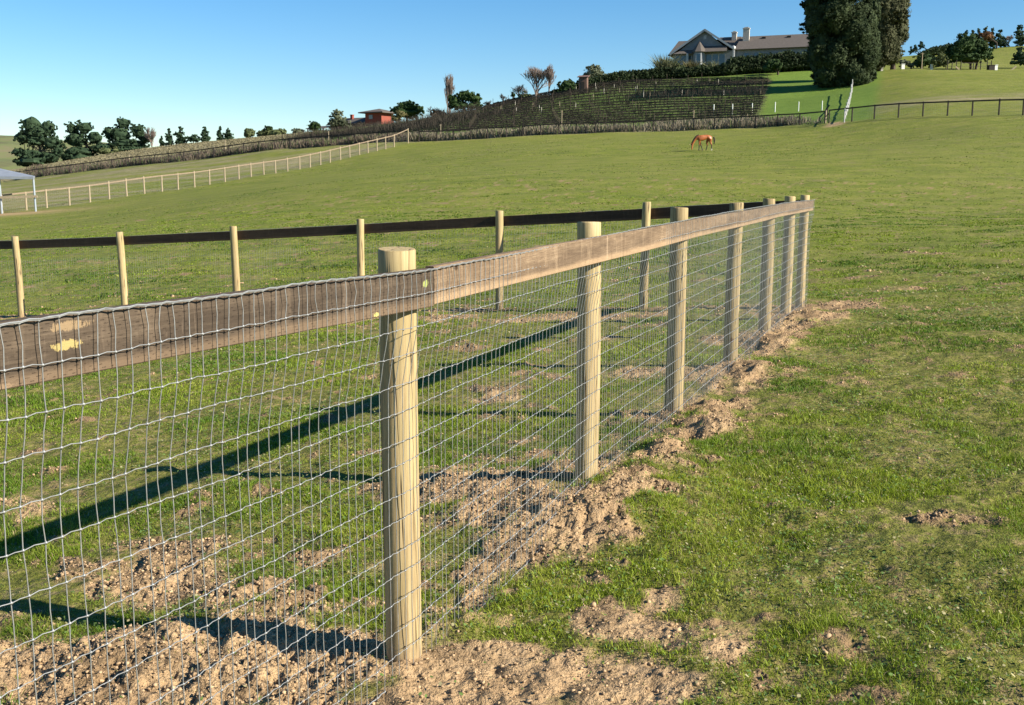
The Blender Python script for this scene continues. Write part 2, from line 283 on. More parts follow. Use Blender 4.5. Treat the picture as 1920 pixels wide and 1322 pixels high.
M['yellowleaf'] = leaf_mat('yellowing_leaves', (.09, .085, .035), (.18, .16, .07))
M['rustleaf'] = leaf_mat('rust_brown_leaves', (.12, .06, .03), (.22, .12, .06))
M['blade'] = leaf_mat('sword_leaves', (.07, .085, .035), (.16, .17, .09), (.25, .24, .14))

# ------------------------------------------------------------------ mesh helpers
def newmesh(name, verts, faces, mats=(), smooth=False):
    me = bpy.data.meshes.new(name); verts = np.asarray(verts, np.float32)
    if isinstance(faces, np.ndarray):
        n, k = faces.shape; me.vertices.add(len(verts)); me.vertices.foreach_set('co', verts.ravel())
        me.loops.add(n*k); me.loops.foreach_set('vertex_index', faces.astype(np.int32).ravel())
        me.polygons.add(n); me.polygons.foreach_set('loop_start', np.arange(0, n*k, k, dtype=np.int32)); me.update(calc_edges=True)
    else: me.from_pydata([tuple(map(float, v)) for v in verts], [], faces); me.update()
    for m in (mats if isinstance(mats, (list, tuple)) else [mats]): me.materials.append(m)
    if smooth: me.polygons.foreach_set('use_smooth', np.ones(len(me.polygons), bool))
    return me
def link(name, me, parent=None, loc=None):
    o = bpy.data.objects.new(name, me); COL.objects.link(o)
    if loc is not None: o.location = loc
    if parent is not None: o.parent = parent
    return o
def tag(o, label=None, cat=None, group=None, kind=None):
    if label: o['label'] = label
    if cat: o['category'] = cat
    if group: o['group'] = group
    if kind: o['kind'] = kind
    return o
def thing(name, label, cat, loc=(0, 0, 0), rz=0., group=None):
    o = bpy.data.objects.new(name, None); COL.objects.link(o); o.location = loc; o.rotation_euler = (0, 0, rz); o.empty_display_size = .3
    return tag(o, label, cat, group)
class MB:
    def __init__(s): s.v = []; s.f = []
    def add(s, vs, fs): k = len(s.v); s.v += [tuple(map(float, q)) for q in vs]; s.f += [tuple(i+k for i in f) for f in fs]; return s
    def box(s, x0, x1, y0, y1, z0, z1):
        return s.add([(x, y, z) for z in (z0, z1) for y in (y0, y1) for x in (x0, x1)], [(0, 2, 3, 1), (4, 5, 7, 6), (0, 1, 5, 4), (2, 6, 7, 3), (0, 4, 6, 2), (1, 3, 7, 5)])
    def bar(s, a, b, w, hgt=None, up=(0, 0, 1)):
        a = Vector(a); b = Vector(b); d = (b-a).normalized(); u = Vector(up)
        if abs(d.dot(u)) > .95: u = Vector((1, 0, 0))
        x = d.cross(u).normalized()*w/2; z = x.cross(d).normalized()*(hgt or w)/2
        return s.add([a-x-z, a+x-z, a+x+z, a-x+z, b-x-z, b+x-z, b+x+z, b-x+z], [(0, 1, 2, 3), (7, 6, 5, 4), (0, 4, 5, 1), (1, 5, 6, 2), (2, 6, 7, 3), (3, 7, 4, 0)])
    def cyl(s, a, b, r0, r1=None, n=8):
        a = Vector(a); b = Vector(b); d = (b-a).normalized(); r1 = r0 if r1 is None else r1
        u = Vector((1, 0, 0)) if abs(d.x) < .8 else Vector((0, 1, 0)); x = d.cross(u).normalized(); y = d.cross(x)
        vs = [a+(x*math.cos(t)+y*math.sin(t))*r0 for t in [2*PI*i/n for i in range(n)]]+[b+(x*math.cos(t)+y*math.sin(t))*r1 for t in [2*PI*i/n for i in range(n)]]
        return s.add(vs, [(i, (i+1) % n, n+(i+1) % n, n+i) for i in range(n)]+[tuple(range(n-1, -1, -1)), tuple(range(n, 2*n))])
    def build(s, name, m, parent=None, smooth=False, loc=None):
        return link(name, newmesh(name, s.v, s.f, m, smooth), parent, loc)
def tubes(lines, rad, n=4):
    """one array of tubes along polylines (all arrays of the same length)"""
    P = np.asarray(lines, float); B, K_, _ = P.shape
    T = np.gradient(P, axis=1); T /= np.linalg.norm(T, axis=2, keepdims=True)+1e-12
    up = np.array([.31, .12, .94]) if abs(T[..., 2]).mean() < .7 else np.array([.92, .38, .05])
    A = np.cross(T, up); A /= np.linalg.norm(A, axis=2, keepdims=True)+1e-12; Bn = np.cross(T, A)
    an = np.arange(n)*2*PI/n; V = P[:, :, None]+rad*(A[:, :, None]*np.cos(an)[:, None]+Bn[:, :, None]*np.sin(an)[:, None])
    idx = np.arange(B*K_*n).reshape(B, K_, n); j = (np.arange(n)+1) % n
    Fc = np.stack([idx[:, :-1], idx[:, :-1][:, :, j], idx[:, 1:][:, :, j], idx[:, 1:]], -1).reshape(-1, 4)
    return V.reshape(-1, 3), Fc
def join(parts):
    V = []; Fc = []; k = 0
    for v, f in parts: V.append(v); Fc.append(f+k); k += len(v)
    return np.concatenate(V), np.concatenate(Fc)
def col_attr(me, name, arr):
    a = me.attributes.new(name, 'FLOAT_COLOR', 'POINT'); c = np.ones((len(arr), 4), np.float32); c[:, :3] = arr; a.data.foreach_set('color', c.ravel())
def flt_attr(me, name, arr):
    a = me.attributes.new(name, 'FLOAT', 'POINT'); a.data.foreach_set('value', np.asarray(arr, np.float32))

# ------------------------------------------------------------------ the ground sheet
def ground():
    rs = list(np.arange(.25, 1.9, .05)); r = rs[-1]
    while r < 1500:
        r += max(.011, .0048*r) if r < 45 else .012*r
        rs.append(r)
    rs = np.array(rs); fine = np.arange(-35, 35.01, .155)
    an = np.concatenate([np.arange(-180, -35, 5.), fine, np.arange(40, 180.1, 5.)]); an = R(1)*an
    RR, AA = np.meshgrid(rs, an, indexing='ij'); x = (RR*np.sin(AA)).ravel(); y = (RR*np.cos(AA)).ravel()
    x = np.append(x, 0); y = np.append(y, 0)
    z = h0(x, y); nr = np.hypot(x, y) < 60
    dm = np.zeros(len(x)); dm[nr] = dirt_mask(x[nr], y[nr]); z[nr] += near_detail(x[nr], y[nr], dm[nr])
    far = ~nr; z[far] += (fbm(x[far], y[far], .15, 3, 5)-.5)*.35*sstep(60, 110, np.hypot(x[far], y[far]))
    n, m = RR.shape; idx = np.arange(n*m).reshape(n, m)
    Fc = np.stack([idx[:-1, :-1], idx[:-1, 1:], idx[1:, 1:], idx[1:, :-1]], -1).reshape(-1, 4)
    me = newmesh('ground', np.stack([x, y, z], 1), Fc, GM, True)
    # zones behind the dark fence, in plan
    dk = np.array([at(u, v, dist_dark(u))[:2] for u, v in DARK1[:-1]+DARK2+DARK3]); dk = dk[np.argsort(dk[:, 0])]
    yf = np.interp(x, dk[:, 0], dk[:, 1], left=dk[0, 1], right=dk[-1, 1]); beh = y-yf
    xr = np.interp(y, VR[:, 1], VR[:, 0]); side = x-xr
    w = (fbm(x, y, .12, 3, 77)-.5)
    vine = sstep(4, 7, beh+w*3)*sstep(1.5, -1., side)*sstep(-46, -38, x)*sstep(222, 214, y)
    weed = sstep(-.5, .5, beh)*sstep(8, 5.5, beh+w*4)*sstep(3, 0, side-6)
    dry = sstep(0, 2, beh)*sstep(-38, -44, x)
    lawn = sstep(0, 1, beh)*sstep(-1, 1, side)*sstep(1., -1., x-np.interp(y, [100, 112, 160, 220, 260], [38.5, 38.0, 55, 76, 84]))*sstep(225, 215, y)
    slope = sstep(1, 6, beh)*sstep(36, 24, beh)*sstep(36, 41, x)*np.clip((fbm(x*.5, y*1.5, .16, 4, 12)-.36)*4, 0, 1)*.95
    dl = np.abs((x-at(1590, 190, 134)[0])*.937-(y-134)*.348); pth = sstep(1.4, .5, dl)*sstep(109, 112, y)*sstep(160, 150, y)
    lt = np.array([at(u, v, dist_light(u))[:2] for u, v in LIGHT]); lx = np.interp(y, lt[:, 1], lt[:, 0])
    worn = sstep(.5, -1.5, x-lx)*sstep(74, 80, y)*sstep(0, -3, beh)*np.clip((fbm(x*.35, y*1.6, .3, 4, 14)-.36)*4, 0, 1)*.8
    hoof = np.exp(-((x+40)/7)**2-((y-78.5)/2.)**2)*1.0
    flt_attr(me, 'dirt', np.clip(dm+hoof+pth*.9, 0, 1)); flt_attr(me, 'dry', np.clip(np.maximum.reduce([dry, slope, worn, weed*.7]), 0, 1))
    sp = np.zeros(len(x)); sp[nr] = np.clip(speck(x[nr], y[nr])*2.5, 0, 1); flt_attr(me, 'speck', sp); flt_attr(me, 'near', sstep(30, 9, np.hypot(x, y))); flt_attr(me, 'vine', vine); flt_attr(me, 'lawn', lawn)
    return tag(link('ground', me), kind='structure')
def ground_material():
    m = bpy.data.materials.new('pasture_ground'); m.use_nodes = True; nt = m.node_tree; p = nt.nodes['Principled BSDF']; L = nt.links
    def attr(n): a = nt.nodes.new('ShaderNodeAttribute'); a.attribute_name = n; return a.outputs['Fac']
    v = mapping(nt, (1, 1, 1)); vs = mapping(nt, (1, 1.7, 1))
    n1 = noise(nt, v, .045, 4); n2 = noise(nt, vs, .35, 5, .65); n3 = noise(nt, v, 3., 6, .7); n4 = noise(nt, v, 28., 6, .75); n5 = noise(nt, v, .9, 6, .75)
    g = ramp(nt, n2, [(.34, (.108, .145, .015)), (.5, (.165, .196, .022)), (.66, (.24, .235, .048))])
    g = mixc(nt, ramp(nt, n1, [(.4, 0.), (.62, .45)]), g, (.185, .20, .038))
    g = mixc(nt, ramp(nt, n5, [(.52, 0.), (.68, .6)]), g, (.22, .17, .09))
    g = mixc(nt, ramp(nt, n3, [(.5, 0.), (.72, .65)]), g, (.085, .105, .026))
    g = mixc(nt, ramp(nt, n4, [(.35, .55), (.6, 0.)]), g, (.10, .085, .038))
    d = ramp(nt, n4, [(.25, (.18, .115, .060)), (.5, (.39, .265, .145)), (.75, (.55, .39, .23))])
    d = mixc(nt, ramp(nt, n3, [(.4, 0.), (.7, .55)]), d, (.46, .305, .155))
    d = mixc(nt, ramp(nt, noise(nt, v, 1.1, 4), [(.45, 0.), (.65, .4)]), d, (.25, .15, .075))
    th = ramp(nt, noise(nt, v, 9, 7, .75), [(.35, (.075, .080, .018)), (.5, (.150, .155, .030)), (.62, (.24, .175, .085)), (.75, (.16, .20, .025))])
    g = mixc(nt, attr('near'), g, th)
    n6 = noise(nt, vs, .8, 8, .85); g = mixc(nt, ramp(nt, n6, [(.57, 0.), (.66, .55)]), g, (.24, .215, .10)); g = mixc(nt, ramp(nt, n6, [(.32, .6), (.42, 0.)]), g, (.085, .10, .03))
    d = mixc(nt, mathn(nt, 'MULTIPLY', attr('speck'), .55), d, (.13, .085, .045)); c = mixc(nt, attr('dirt'), g, d)
    dr = ramp(nt, n5, [(.3, (.15, .13, .065)), (.5, (.24, .20, .11)), (.7, (.30, .25, .15))]); c = mixc(nt, attr('dry'), c, dr)
    vi = ramp(nt, n5, [(.3, (.06, .09, .02)), (.5, (.095, .145, .028)), (.72, (.13, .125, .05))]); c = mixc(nt, attr('vine'), c, vi)
    la = ramp(nt, n5, [(.3, (.095, .155, .022)), (.7, (.14, .20, .035))]); c = mixc(nt, attr('lawn'), c, la)
    L.new(c, p.inputs['Base Color']); p.inputs['Roughness'].default_value = .95; p.inputs['Specular IOR Level'].default_value = .1
    b1 = nt.nodes.new('ShaderNodeBump'); b1.inputs['Strength'].default_value = .7; b1.inputs['Distance'].default_value = .02; L.new(n4, b1.inputs['Height'])
    b2 = nt.nodes.new('ShaderNodeBump'); b2.inputs['Strength'].default_value = .55; b2.inputs['Distance'].default_value = .25; L.new(n3, b2.inputs['Height']); L.new(b1.outputs[0], b2.inputs['Normal'])
    L.new(b2.outputs[0], p.inputs['Normal'])
    return m
GM = ground_material()
# right-hand edge of the vineyard in plan (x, y)
VR = np.array([at(1398, 226, 118)[:2], at(1420, 216, 134)[:2], at(1432, 195, 152)[:2], at(1440, 170, 178)[:2], at(1446, 150, 205)[:2], at(1446, 140, 260)[:2]])
ground()

# ------------------------------------------------------------------ grass, clods, litter near the camera
def scatter_xy(n, r0, r1, knee, half=34.):
    """positions whose density is even up to knee and then thins with distance"""
    a0 = (knee**2-r0**2)/2; a1 = knee**2*math.log(r1/knee); q = RNG.random(n)*(a0+a1)
    r = np.where(q < a0, np.sqrt(r0**2+2*np.minimum(q, a0)), knee*np.exp(np.maximum(q-a0, 0)/knee**2))
    a = RNG.uniform(-R(half), R(half), n); return r*np.sin(a), r*np.cos(a), r
def ground_open(x, y):
    dk = np.array([at(u, v, dist_dark(u))[:2] for u, v in DARK1[:-1]+DARK2+DARK3]); dk = dk[np.argsort(dk[:, 0])]
    return y < np.interp(x, dk[:, 0], dk[:, 1])-.5
def blades(n, r0, r1, knee, w0, hs, name, mat_, mode='grass'):
    x, y, r = scatter_xy(n, r0, r1, knee)
    dm = dirt_mask(x, y); pn = fbm(x, y, 1.6, 4, 55, .6); keep = RNG.random(n) < np.clip((1-dm)*1.05+.02, 0, 1)*np.clip((pn-.33)*5.5, .22, 1)*np.clip((fbm(x, y, 7., 3, 57)-.25)*3.4, .15, 1)
    x, y, r, dm, pn = x[keep], y[keep], r[keep], dm[keep], pn[keep]; n = len(x)
    z = h0(x, y)+near_detail(x, y, dm)-.004
    if mode == 'far':
        keep = ground_open(x, y) & (RNG.random(len(x)) < np.clip((fbm(x, y*1.5, .7, 5, 91, .65)-.44)*7, .06, 1)); x, y, r, dm, pn, z = x[keep], y[keep], r[keep], dm[keep], pn[keep], z[keep]; n = len(x)
    big = fbm(x, y, .7, 3, 60)
    h = RNG.uniform(hs[0], hs[1], n)*(.4+1.3*np.clip((pn-.3)*2.6, 0, 1)**1.5)*(.6+.8*big)*np.clip(1.15-r/90, .5, 1.1)
    w = w0*np.maximum(r/knee, 1)*RNG.uniform(.6, 1.4, n)
    yaw = RNG.uniform(0, 2*PI, n); sx, sy = np.cos(yaw), np.sin(yaw)
    ln = RNG.uniform(.15, 1.15, n)*h; la = RNG.uniform(0, 2*PI, n); lx, ly = np.cos(la)*ln, np.sin(la)*ln
    P = np.stack([x, y, z], 1); S = np.stack([sx, sy, np.zeros(n)], 1)*(w/2)[:, None]
    mid = P+np.stack([lx*.35, ly*.35, h*.6], 1); tip = P+np.stack([lx, ly, h], 1)
    V = np.stack([P-S, P+S, mid+S*.8, mid-S*.8, tip], 1).reshape(-1, 3)
    k = np.arange(n)*5; tri = np.stack([k, k+1, k+2, k, k+2, k+3, k+3, k+2, k+4], 1).reshape(-1, 3)
    me = newmesh(name, V, tri, mat_)
    t = RNG.random(n); hue = fbm(x, y, .55, 4, 71); hu2 = fbm(x, y, 3.5, 3, 72)
    a = np.array([.10, .185, .012]); b = np.array([.245, .315, .020]); c = np.array([.40, .40, .07]); dryc = np.array([.40, .31, .17])
    k1 = np.clip((hue-.35)*2.6+(t-.5)*.5, 0, 1)[:, None]; cc = a*(1-k1)+b*k1; k2 = np.clip((hu2-.52)*3+(RNG.random(n)-.6)*.8, 0, 1)[:, None]; cc = cc*(1-k2*.6)+c*k2*.6
    pd = .05+.22*np.clip((.5-pn)*5, 0, 1)+.12*dm; isd = RNG.random(n) < pd; cc[isd] = dryc*RNG.uniform(.5, 1.1, (isd.sum(), 1))
    if mode == 'far': cc *= RNG.uniform(.5, 1.05, (n, 1))*(.6+.7*fbm(x, y, .9, 3, 93))[:, None]
    cc *= RNG.uniform(.55, 1.25, (n, 1)); col_attr(me, 'tint', np.repeat(cc, 5, axis=0))
    return link(name, me)
def tint_mat(name, trans=.35, rough=.6):
    m = bpy.data.materials.new(name); m.use_nodes = True; nt = m.node_tree; p = nt.nodes['Principled BSDF']
    a = nt.nodes.new('ShaderNodeAttribute'); a.attribute_name = 'tint'; nt.links.new(a.outputs['Color'], p.inputs['Base Color']); p.inputs['Roughness'].default_value = rough; p.inputs['Specular IOR Level'].default_value = .25
    if trans:
        tr = nt.nodes.new('ShaderNodeBsdfTranslucent'); nt.links.new(a.outputs['Color'], tr.inputs[0]); mx = nt.nodes.new('ShaderNodeMixShader'); mx.inputs[0].default_value = trans
        nt.links.new(p.outputs[0], mx.inputs[1]); nt.links.new(tr.outputs[0], mx.inputs[2]); nt.links.new(mx.outputs[0], nt.nodes['Material Output'].inputs[0])
    return m
M['grass'] = tint_mat('grass_blades'); M['clod'] = tint_mat('dry_clods', 0, .95)
g = blades(1900000, 1.9, 60, 5.5, .0032, (.007, .027), 'grass', M['grass']); tag(g, 'short patchy green grass of the pasture', 'grass', kind='stuff')
g2 = blades(420000, 18, 125, 18, .020, (.016, .045), 'grass_tufts', M['grass'], 'far'); tag(g2, 'low grass tufts and straw flecks across the upper pasture', 'grass', kind='stuff')
def clods(n, name):
    x, y, r = scatter_xy(n, 1.9, 26, 6.)
    dm = dirt_mask(x, y); _, sg = seg_dist(x, y, POSTS); keep = RNG.random(n) < np.where(dm < .12, .006*(r < 9), np.clip(dm*1.2-.1, 0, 1)**1.6)*np.where((sg > 0) & (y < 4.6), .35, 1); x, y, r, dm = x[keep], y[keep], r[keep], dm[keep]; n = len(x)
    z = h0(x, y)+near_detail(x, y, dm); s = .0022+.0085*RNG.random(n)**6*np.where((RNG.random(n) < .03) & (dm > .7), 1.8, 1.); s *= np.maximum(r/9, 1)
    base = np.array([(-1, -1, -1), (1, -1, -1), (1, 1, -1), (-1, 1, -1), (-1, -1, 1), (1, -1, 1), (1, 1, 1), (-1, 1, 1), (0, 0, 1.5), (0, -1.5, 0), (1.5, 0, 0), (0, 1.5, 0), (-1.5, 0, 0), (0, 0, -1.2)], float)*.62
    fs = []
    for q, c in (((4, 5, 6, 7), 8), ((0, 1, 5, 4), 9), ((1, 2, 6, 5), 10), ((2, 3, 7, 6), 11), ((3, 0, 4, 7), 12), ((3, 2, 1, 0), 13)):
        for i in range(4): fs.append((q[i], q[(i+1) % 4], c))
    fs = np.array(fs); V = base[None]*RNG.uniform(.35, 1.5, (n, 14, 3))
    ya = RNG.uniform(0, 2*PI, n); c_, s_ = np.cos(ya)[:, None], np.sin(ya)[:, None]
    V = np.stack([V[..., 0]*c_-V[..., 1]*s_, V[..., 0]*s_+V[..., 1]*c_, V[..., 2]*.8], -1)*s[:, None, None]+np.stack([x, y, z+s*.25], 1)[:, None]
    me = newmesh(name, V.reshape(-1, 3), (fs[None]+(np.arange(n)*14)[:, None, None]).reshape(-1, 3), M['clod'])
    cc = np.array([.39, .265, .15])*RNG.uniform(.7, 1.15, (n, 1))*np.array([1, 1, 1]); dk = RNG.random(n) < .15; cc[dk] *= .5; cc *= (.75+.5*fbm(x, y, 1.3, 3, 81))[:, None]
    col_attr(me, 'tint', np.repeat(cc, 14, axis=0)); return link(name, me)
tag(clods(420000, 'soil_clods'), 'crumbled tan soil clods dug up along the fence lines', 'soil', kind='stuff')
def litter(n):
    """small broad weed leaves and pale straw lying in the turf"""
    x, y, r = scatter_xy(n, 2., 22, 6.); cl = fbm(x, y, .8, 3, 90); dm = dirt_mask(x, y)
    keep = (RNG.random(n) < np.clip((cl-.50)*9, .05, 1)) & (RNG.random(n) > dm*.92); x, y, r, dm = x[keep], y[keep], r[keep], dm[keep]; n = len(x)
    z = h0(x, y)+near_detail(x, y, dm)+RNG.uniform(.008, .04, n); s = RNG.uniform(.003, .0095, n)*np.maximum(r/7, 1)
    ya = RNG.uniform(0, 2*PI, n); tl = RNG.uniform(-.6, .6, n); asp = RNG.uniform(.35, .8, n)
    A = np.stack([np.cos(ya), np.sin(ya), tl], 1)*s[:, None]; B = np.stack([-np.sin(ya), np.cos(ya), RNG.uniform(-.5, .5, n)], 1)*(s*asp)[:, None]; P = np.stack([x, y, z], 1)
    V = np.stack([P-A, P-A*.3-B, P+A*.5-B*.8, P+A, P+A*.5+B*.8, P-A*.3+B], 1).reshape(-1, 3)
    k = np.arange(n)[:, None]*6; me = newmesh('ground_weeds', V, (k+np.arange(6)[None]), M['grass'])
    cc = np.where((RNG.random(n) < .72)[:, None], np.array([.14, .22, .055]), np.array([.38, .34, .18]))*RNG.uniform(.6, 1.3, (n, 1)); col_attr(me, 'tint', np.repeat(cc, 6, axis=0))
    return link('ground_weeds', me)
tag(litter(110000), 'small broad-leaved weeds and pale leaf bits in the turf', 'weeds', kind='stuff')

# ------------------------------------------------------------------ the paddock fence
def pole_mesh(r, H, sink=.25, seed=0, seg=28, rings=16):
    rr = random.Random(seed); V = []; Fc = []; ph = [rr.uniform(0, 6.28) for _ in range(6)]
    zs = [-sink]+[H*i/rings for i in range(rings)]+[H-.006, H]
    bx, by = rr.uniform(-.008, .008), rr.uniform(-.008, .008)
    for k, z in enumerate(zs):
        t = z/H; tr = r*(1.03-.05*t)*(.95 if k == len(zs)-1 else 1.)
        for i in range(seg):
            a = 2*PI*i/seg; q = tr*(1+.022*math.sin(2*a+ph[0]+t*2)+.014*math.sin(3*a+ph[1]-t*3)+.008*math.sin(7*a+ph[2]+t*5))
            V.append((q*math.cos(a)+bx*math.sin(t*PI), q*math.sin(a)+by*math.sin(t*PI), z+(.004*math.sin(a+ph[3]) if k == len(zs)-1 else 0)))
    n = len(zs)
    for k in range(n-1):
        for i in range(seg): Fc.append((k*seg+i, k*seg+(i+1) % seg, (k+1)*seg+(i+1) % seg, (k+1)*seg+i))
    Fc.append(tuple((n-1)*seg+i for i in range(seg))); return V, Fc
def board(a, b, zt_a, zt_b, hgt, thick, nrm, name, m, parent, over=0.):
    """board whose outer face is offset along nrm; a, b are plan points; local x along the board, z up from its lower edge"""
    a = Vector((*a, zt_a)); b = Vector((*b, zt_b)); d = (b-a).normalized(); L = (b-a).length+over
    y = Vector((*nrm, 0)); y = (y-d*y.dot(d)).normalized(); z = d.cross(y).normalized(); 
    if z.z < 0: z = -z
    n = 24; V = []; Fc = []; e = .003; rr = random.Random(hash(name+str(zt_a)+str(a.x)) & 0xffff)
    prof = [(0, e), (e, 0), (thick-e, 0), (thick, e), (thick, hgt-e), (thick-e, hgt), (e, hgt), (0, hgt-e)]
    for i in range(n+1):
        x = L*i/n; w = .0025*math.sin(x*2.1+rr.random()*.3); w2 = .003*math.sin(x*1.3+1)
        for (py, pz) in prof: V.append((x, py+w, pz+w2))
    K_ = len(prof)
    for i in range(n):
        for j in range(K_): Fc.append((i*K_+j, (i+1)*K_+j, (i+1)*K_+(j+1) % K_, i*K_+(j+1) % K_))
    Fc.append(tuple(range(K_-1, -1, -1))); Fc.append(tuple(n*K_+j for j in range(K_)))
    o = link(name, newmesh(name, V, Fc, m), parent)
    mt = Matrix((( d.x, y.x, z.x, 0), (d.y, y.y, z.y, 0), (d.z, y.z, z.z, 0), (0, 0, 0, 1))); o.matrix_local = Matrix.Translation(a-z*hgt)@mt
    return o
def path_pt(P, s):
    """point and direction at plan length s along polyline P"""
    s = np.atleast_1d(np.asarray(s, float)); seg = np.diff(P, axis=0); L = np.hypot(seg[:, 0], seg[:, 1]); cum = np.concatenate([[0], np.cumsum(L)])
    k = np.clip(np.searchsorted(cum, s, 'right')-1, 0, len(L)-1); d = seg[k]/L[k][:, None]
    return P[k]+d*(s-cum[k])[:, None], d, cum
def wire_mesh(P, s0, s1, ztop, side, off_top, off_low, name, parent, seed, rad=.00145, nrow=16, dv=.0508, sub=2, detail=True):
    rg = np.random.default_rng(seed); cols = np.arange(s0, s1, dv); n = len(cols); parts = []
    def place(s, zz, o):
        p, d, _ = path_pt(P, s.ravel()); nr = np.stack([d[:, 1], -d[:, 0]], 1)*side
        q = p+nr*o.ravel()[:, None]; return np.stack([q[:, 0], q[:, 1], zz.ravel()], 1).reshape(*s.shape, 3)
    rows = np.arange(nrow)*.1016; cj = rg.normal(0, .0035, n); 
    rowj = np.cumsum(rg.normal(0, .0012, (nrow, n)), 1); rowj -= np.linspace(0, 1, n)[None]*rowj[:, -1:]; rowj = np.clip(rowj, -.012, .012)
    lat = np.cumsum(rg.normal(0, .0016, (nrow, n)), 0)+cj[None]            # sideways wander of each upright
    lat[0] += rg.normal(0, .004, n); bul = .006*np.sin(np.arange(n)*.11+seed)+rg.normal(0, .0012, n)
    def offs(z): return np.where(z < .19, off_top, off_top+(off_low-off_top)*np.clip((z-.19)/.22, 0, 1))
    zt = ztop(cols)
    kz = np.linspace(0, nrow-1, (nrow-1)*sub+1); k0 = np.minimum(kz.astype(int), nrow-2); fr = kz-k0
    S = cols[:, None]+(lat[k0].T*(1-fr)+lat[k0+1].T*fr)
    zz = rows[k0]*(1-fr)+rows[k0+1]*fr; Zc = zt[:, None]-zz[None]+(rowj[k0].T*(1-fr)+rowj[k0+1].T*fr)
    bow = np.sin(fr*PI)[None]*rg.normal(0, .0022, (n, 1)); bow[:, :sub] = bow[:, :sub]*1.8+np.sin(fr*PI)[None, :sub]*rg.uniform(0, .006, (n, 1))
    O = offs(zz)[None]+bul[:, None]*np.clip((zz-.2)/.5, 0, 1)[None]
    parts.append(tubes(place(S+bow, Zc, np.broadcast_to(O, S.shape)), rad))
    # line wires: crimped between uprights
    m = 2; t = np.arange((n-1)*m+1)/m; i0 = np.minimum(t.astype(int), n-2); ft = t-i0
    Sh = (cols[i0]+lat[:, i0])*(1-ft)+(cols[i0+1]+lat[:, i0+1])*ft
    Zh = (zt[i0]*(1-ft)+zt[i0+1]*ft)[None]-rows[:, None]+rowj[:, i0]*(1-ft)+rowj[:, i0+1]*ft
    Zh = Zh+np.where(ft[None] > .3, .0028, 0)*np.where((i0 % 2) == 0, 1, .3)[None]
    Oh = offs(rows)[:, None]+(bul[i0]*(1-ft)+bul[i0+1]*ft)[None]*np.clip((rows-.2)/.5, 0, 1)[:, None]+.0015+np.where(ft[None] > .3, -.0015, .0015)
    parts.append(tubes(place(Sh, Zh, Oh), rad*1.02)); parts.append(tubes(place(Sh[:1], Zh[:1]+.003, Oh[:1]+.002), rad*1.4)); parts.append(tubes(place(Sh[-1:], Zh[-1:]-.001, Oh[-1:]+.001), rad*1.4))
    v, f = join(parts); mesh = link(name, newmesh(name, v, f, M['wire'], True), parent)
    # knots at each crossing
    if detail:
        C = place(cols[None]+lat, zt[None]-rows[:, None]+rowj, np.broadcast_to(offs(rows)[:, None]+bul[None]*np.clip((rows-.2)/.5, 0, 1)[:, None]+.001, (nrow, n))).reshape(-1, 3)
        o8 = np.array([(1, 0, 0), (0, 1, 0), (-1, 0, 0), (0, -1, 0), (0, 0, 1), (0, 0, -1)], float)*np.array([.0048, .0048, .0058])
        f8 = np.array([(0, 1, 4), (1, 2, 4), (2, 3, 4), (3, 0, 4), (1, 0, 5), (2, 1, 5), (3, 2, 5), (0, 3, 5)])
        V = (C[:, None]+o8[None]).reshape(-1, 3); Fk = (f8[None]+(np.arange(len(C))*6)[:, None, None]).reshape(-1, 3)
        link('knots', newmesh('knots', V, Fk, M['wire']), mesh)
    return mesh

zp = h0(POSTS[:, 0], POSTS[:, 1]); zp[0] += .055; zfar = h0(FAR[:, 0], FAR[:, 1])
nf = thing('wire_fence', 'near fence of round posts and wire mesh running from lower left to middle right', 'fence', (POSTS[1][0], POSTS[1][1], zp[1]))
inv = Vector((-POSTS[1][0], -POSTS[1][1], -zp[1]))
hold = bpy.data.objects.new
def child_fix(o, root): o.location = Vector(o.location)-Vector(root.location)
_, _, cum = path_pt(POSTS, 0)
for i, (p, z) in enumerate(zip(POSTS, zp)):
    V, Fc = pole_mesh(.069 if i not in (7,) else .064, 1.596+(0.02 if i == 3 else 0), seed=i+3); o = link('post', newmesh('post', V, Fc, M['post'], True), nf, (p[0], p[1], z)); o.rotation_euler = (random.uniform(-.004, .004), random.uniform(-.004, .004), i*1.3); child_fix(o, nf)
    for pl in o.data.polygons:
        if len(pl.vertices) > 4: pl.use_smooth = False
def nrm_of(a, b, side): d = (b-a)/np.hypot(*(b-a)); return np.array([d[1], -d[0]])*side
RT = 1.525
def rail(P, Z, i0, i1, side, m, parent, ext=(0, 0), off=.069, hgt=.142):
    a, b = P[i0].copy(), P[i1].copy(); n = nrm_of(a, b, side); d = (b-a)/np.hypot(*(b-a)); a = a-d*ext[0]; b = b+d*ext[1]
    o = board(a+n*off, b+n*off, Z[i0]+RT, Z[i1]+RT, hgt, .036, n, 'rail', m, parent); child_fix(o, parent); return o
rail(POSTS, zp, 0, 1, 1, M['board_dark'], nf, (.3, .085)); rail(POSTS, zp, 1, 3, 1, M['board_tan'], nf, (-.089, 0.0)); rail(POSTS, zp, 3, 5, 1, M['board_tan'], nf, (-.004, 0.0)); rail(POSTS, zp, 5, 7, 1, M['board_tan'], nf, (-.004, .13))
EXT = np.vstack([POSTS[0]-(POSTS[1]-POSTS[0])*.3, POSTS[1:-1], POSTS[-1]+(POSTS[-1]-POSTS[-2])*.12]); ze = h0(EXT[:, 0], EXT[:, 1]); ze[0] += .066; _, _, ce = path_pt(EXT, 0)
wm = wire_mesh(EXT, .05, ce[-1], lambda s: np.interp(s, ce, ze)+RT+.002, 1, .069+.036+.0145, .080, 'wire_mesh', nf, 5); child_fix(wm, nf)

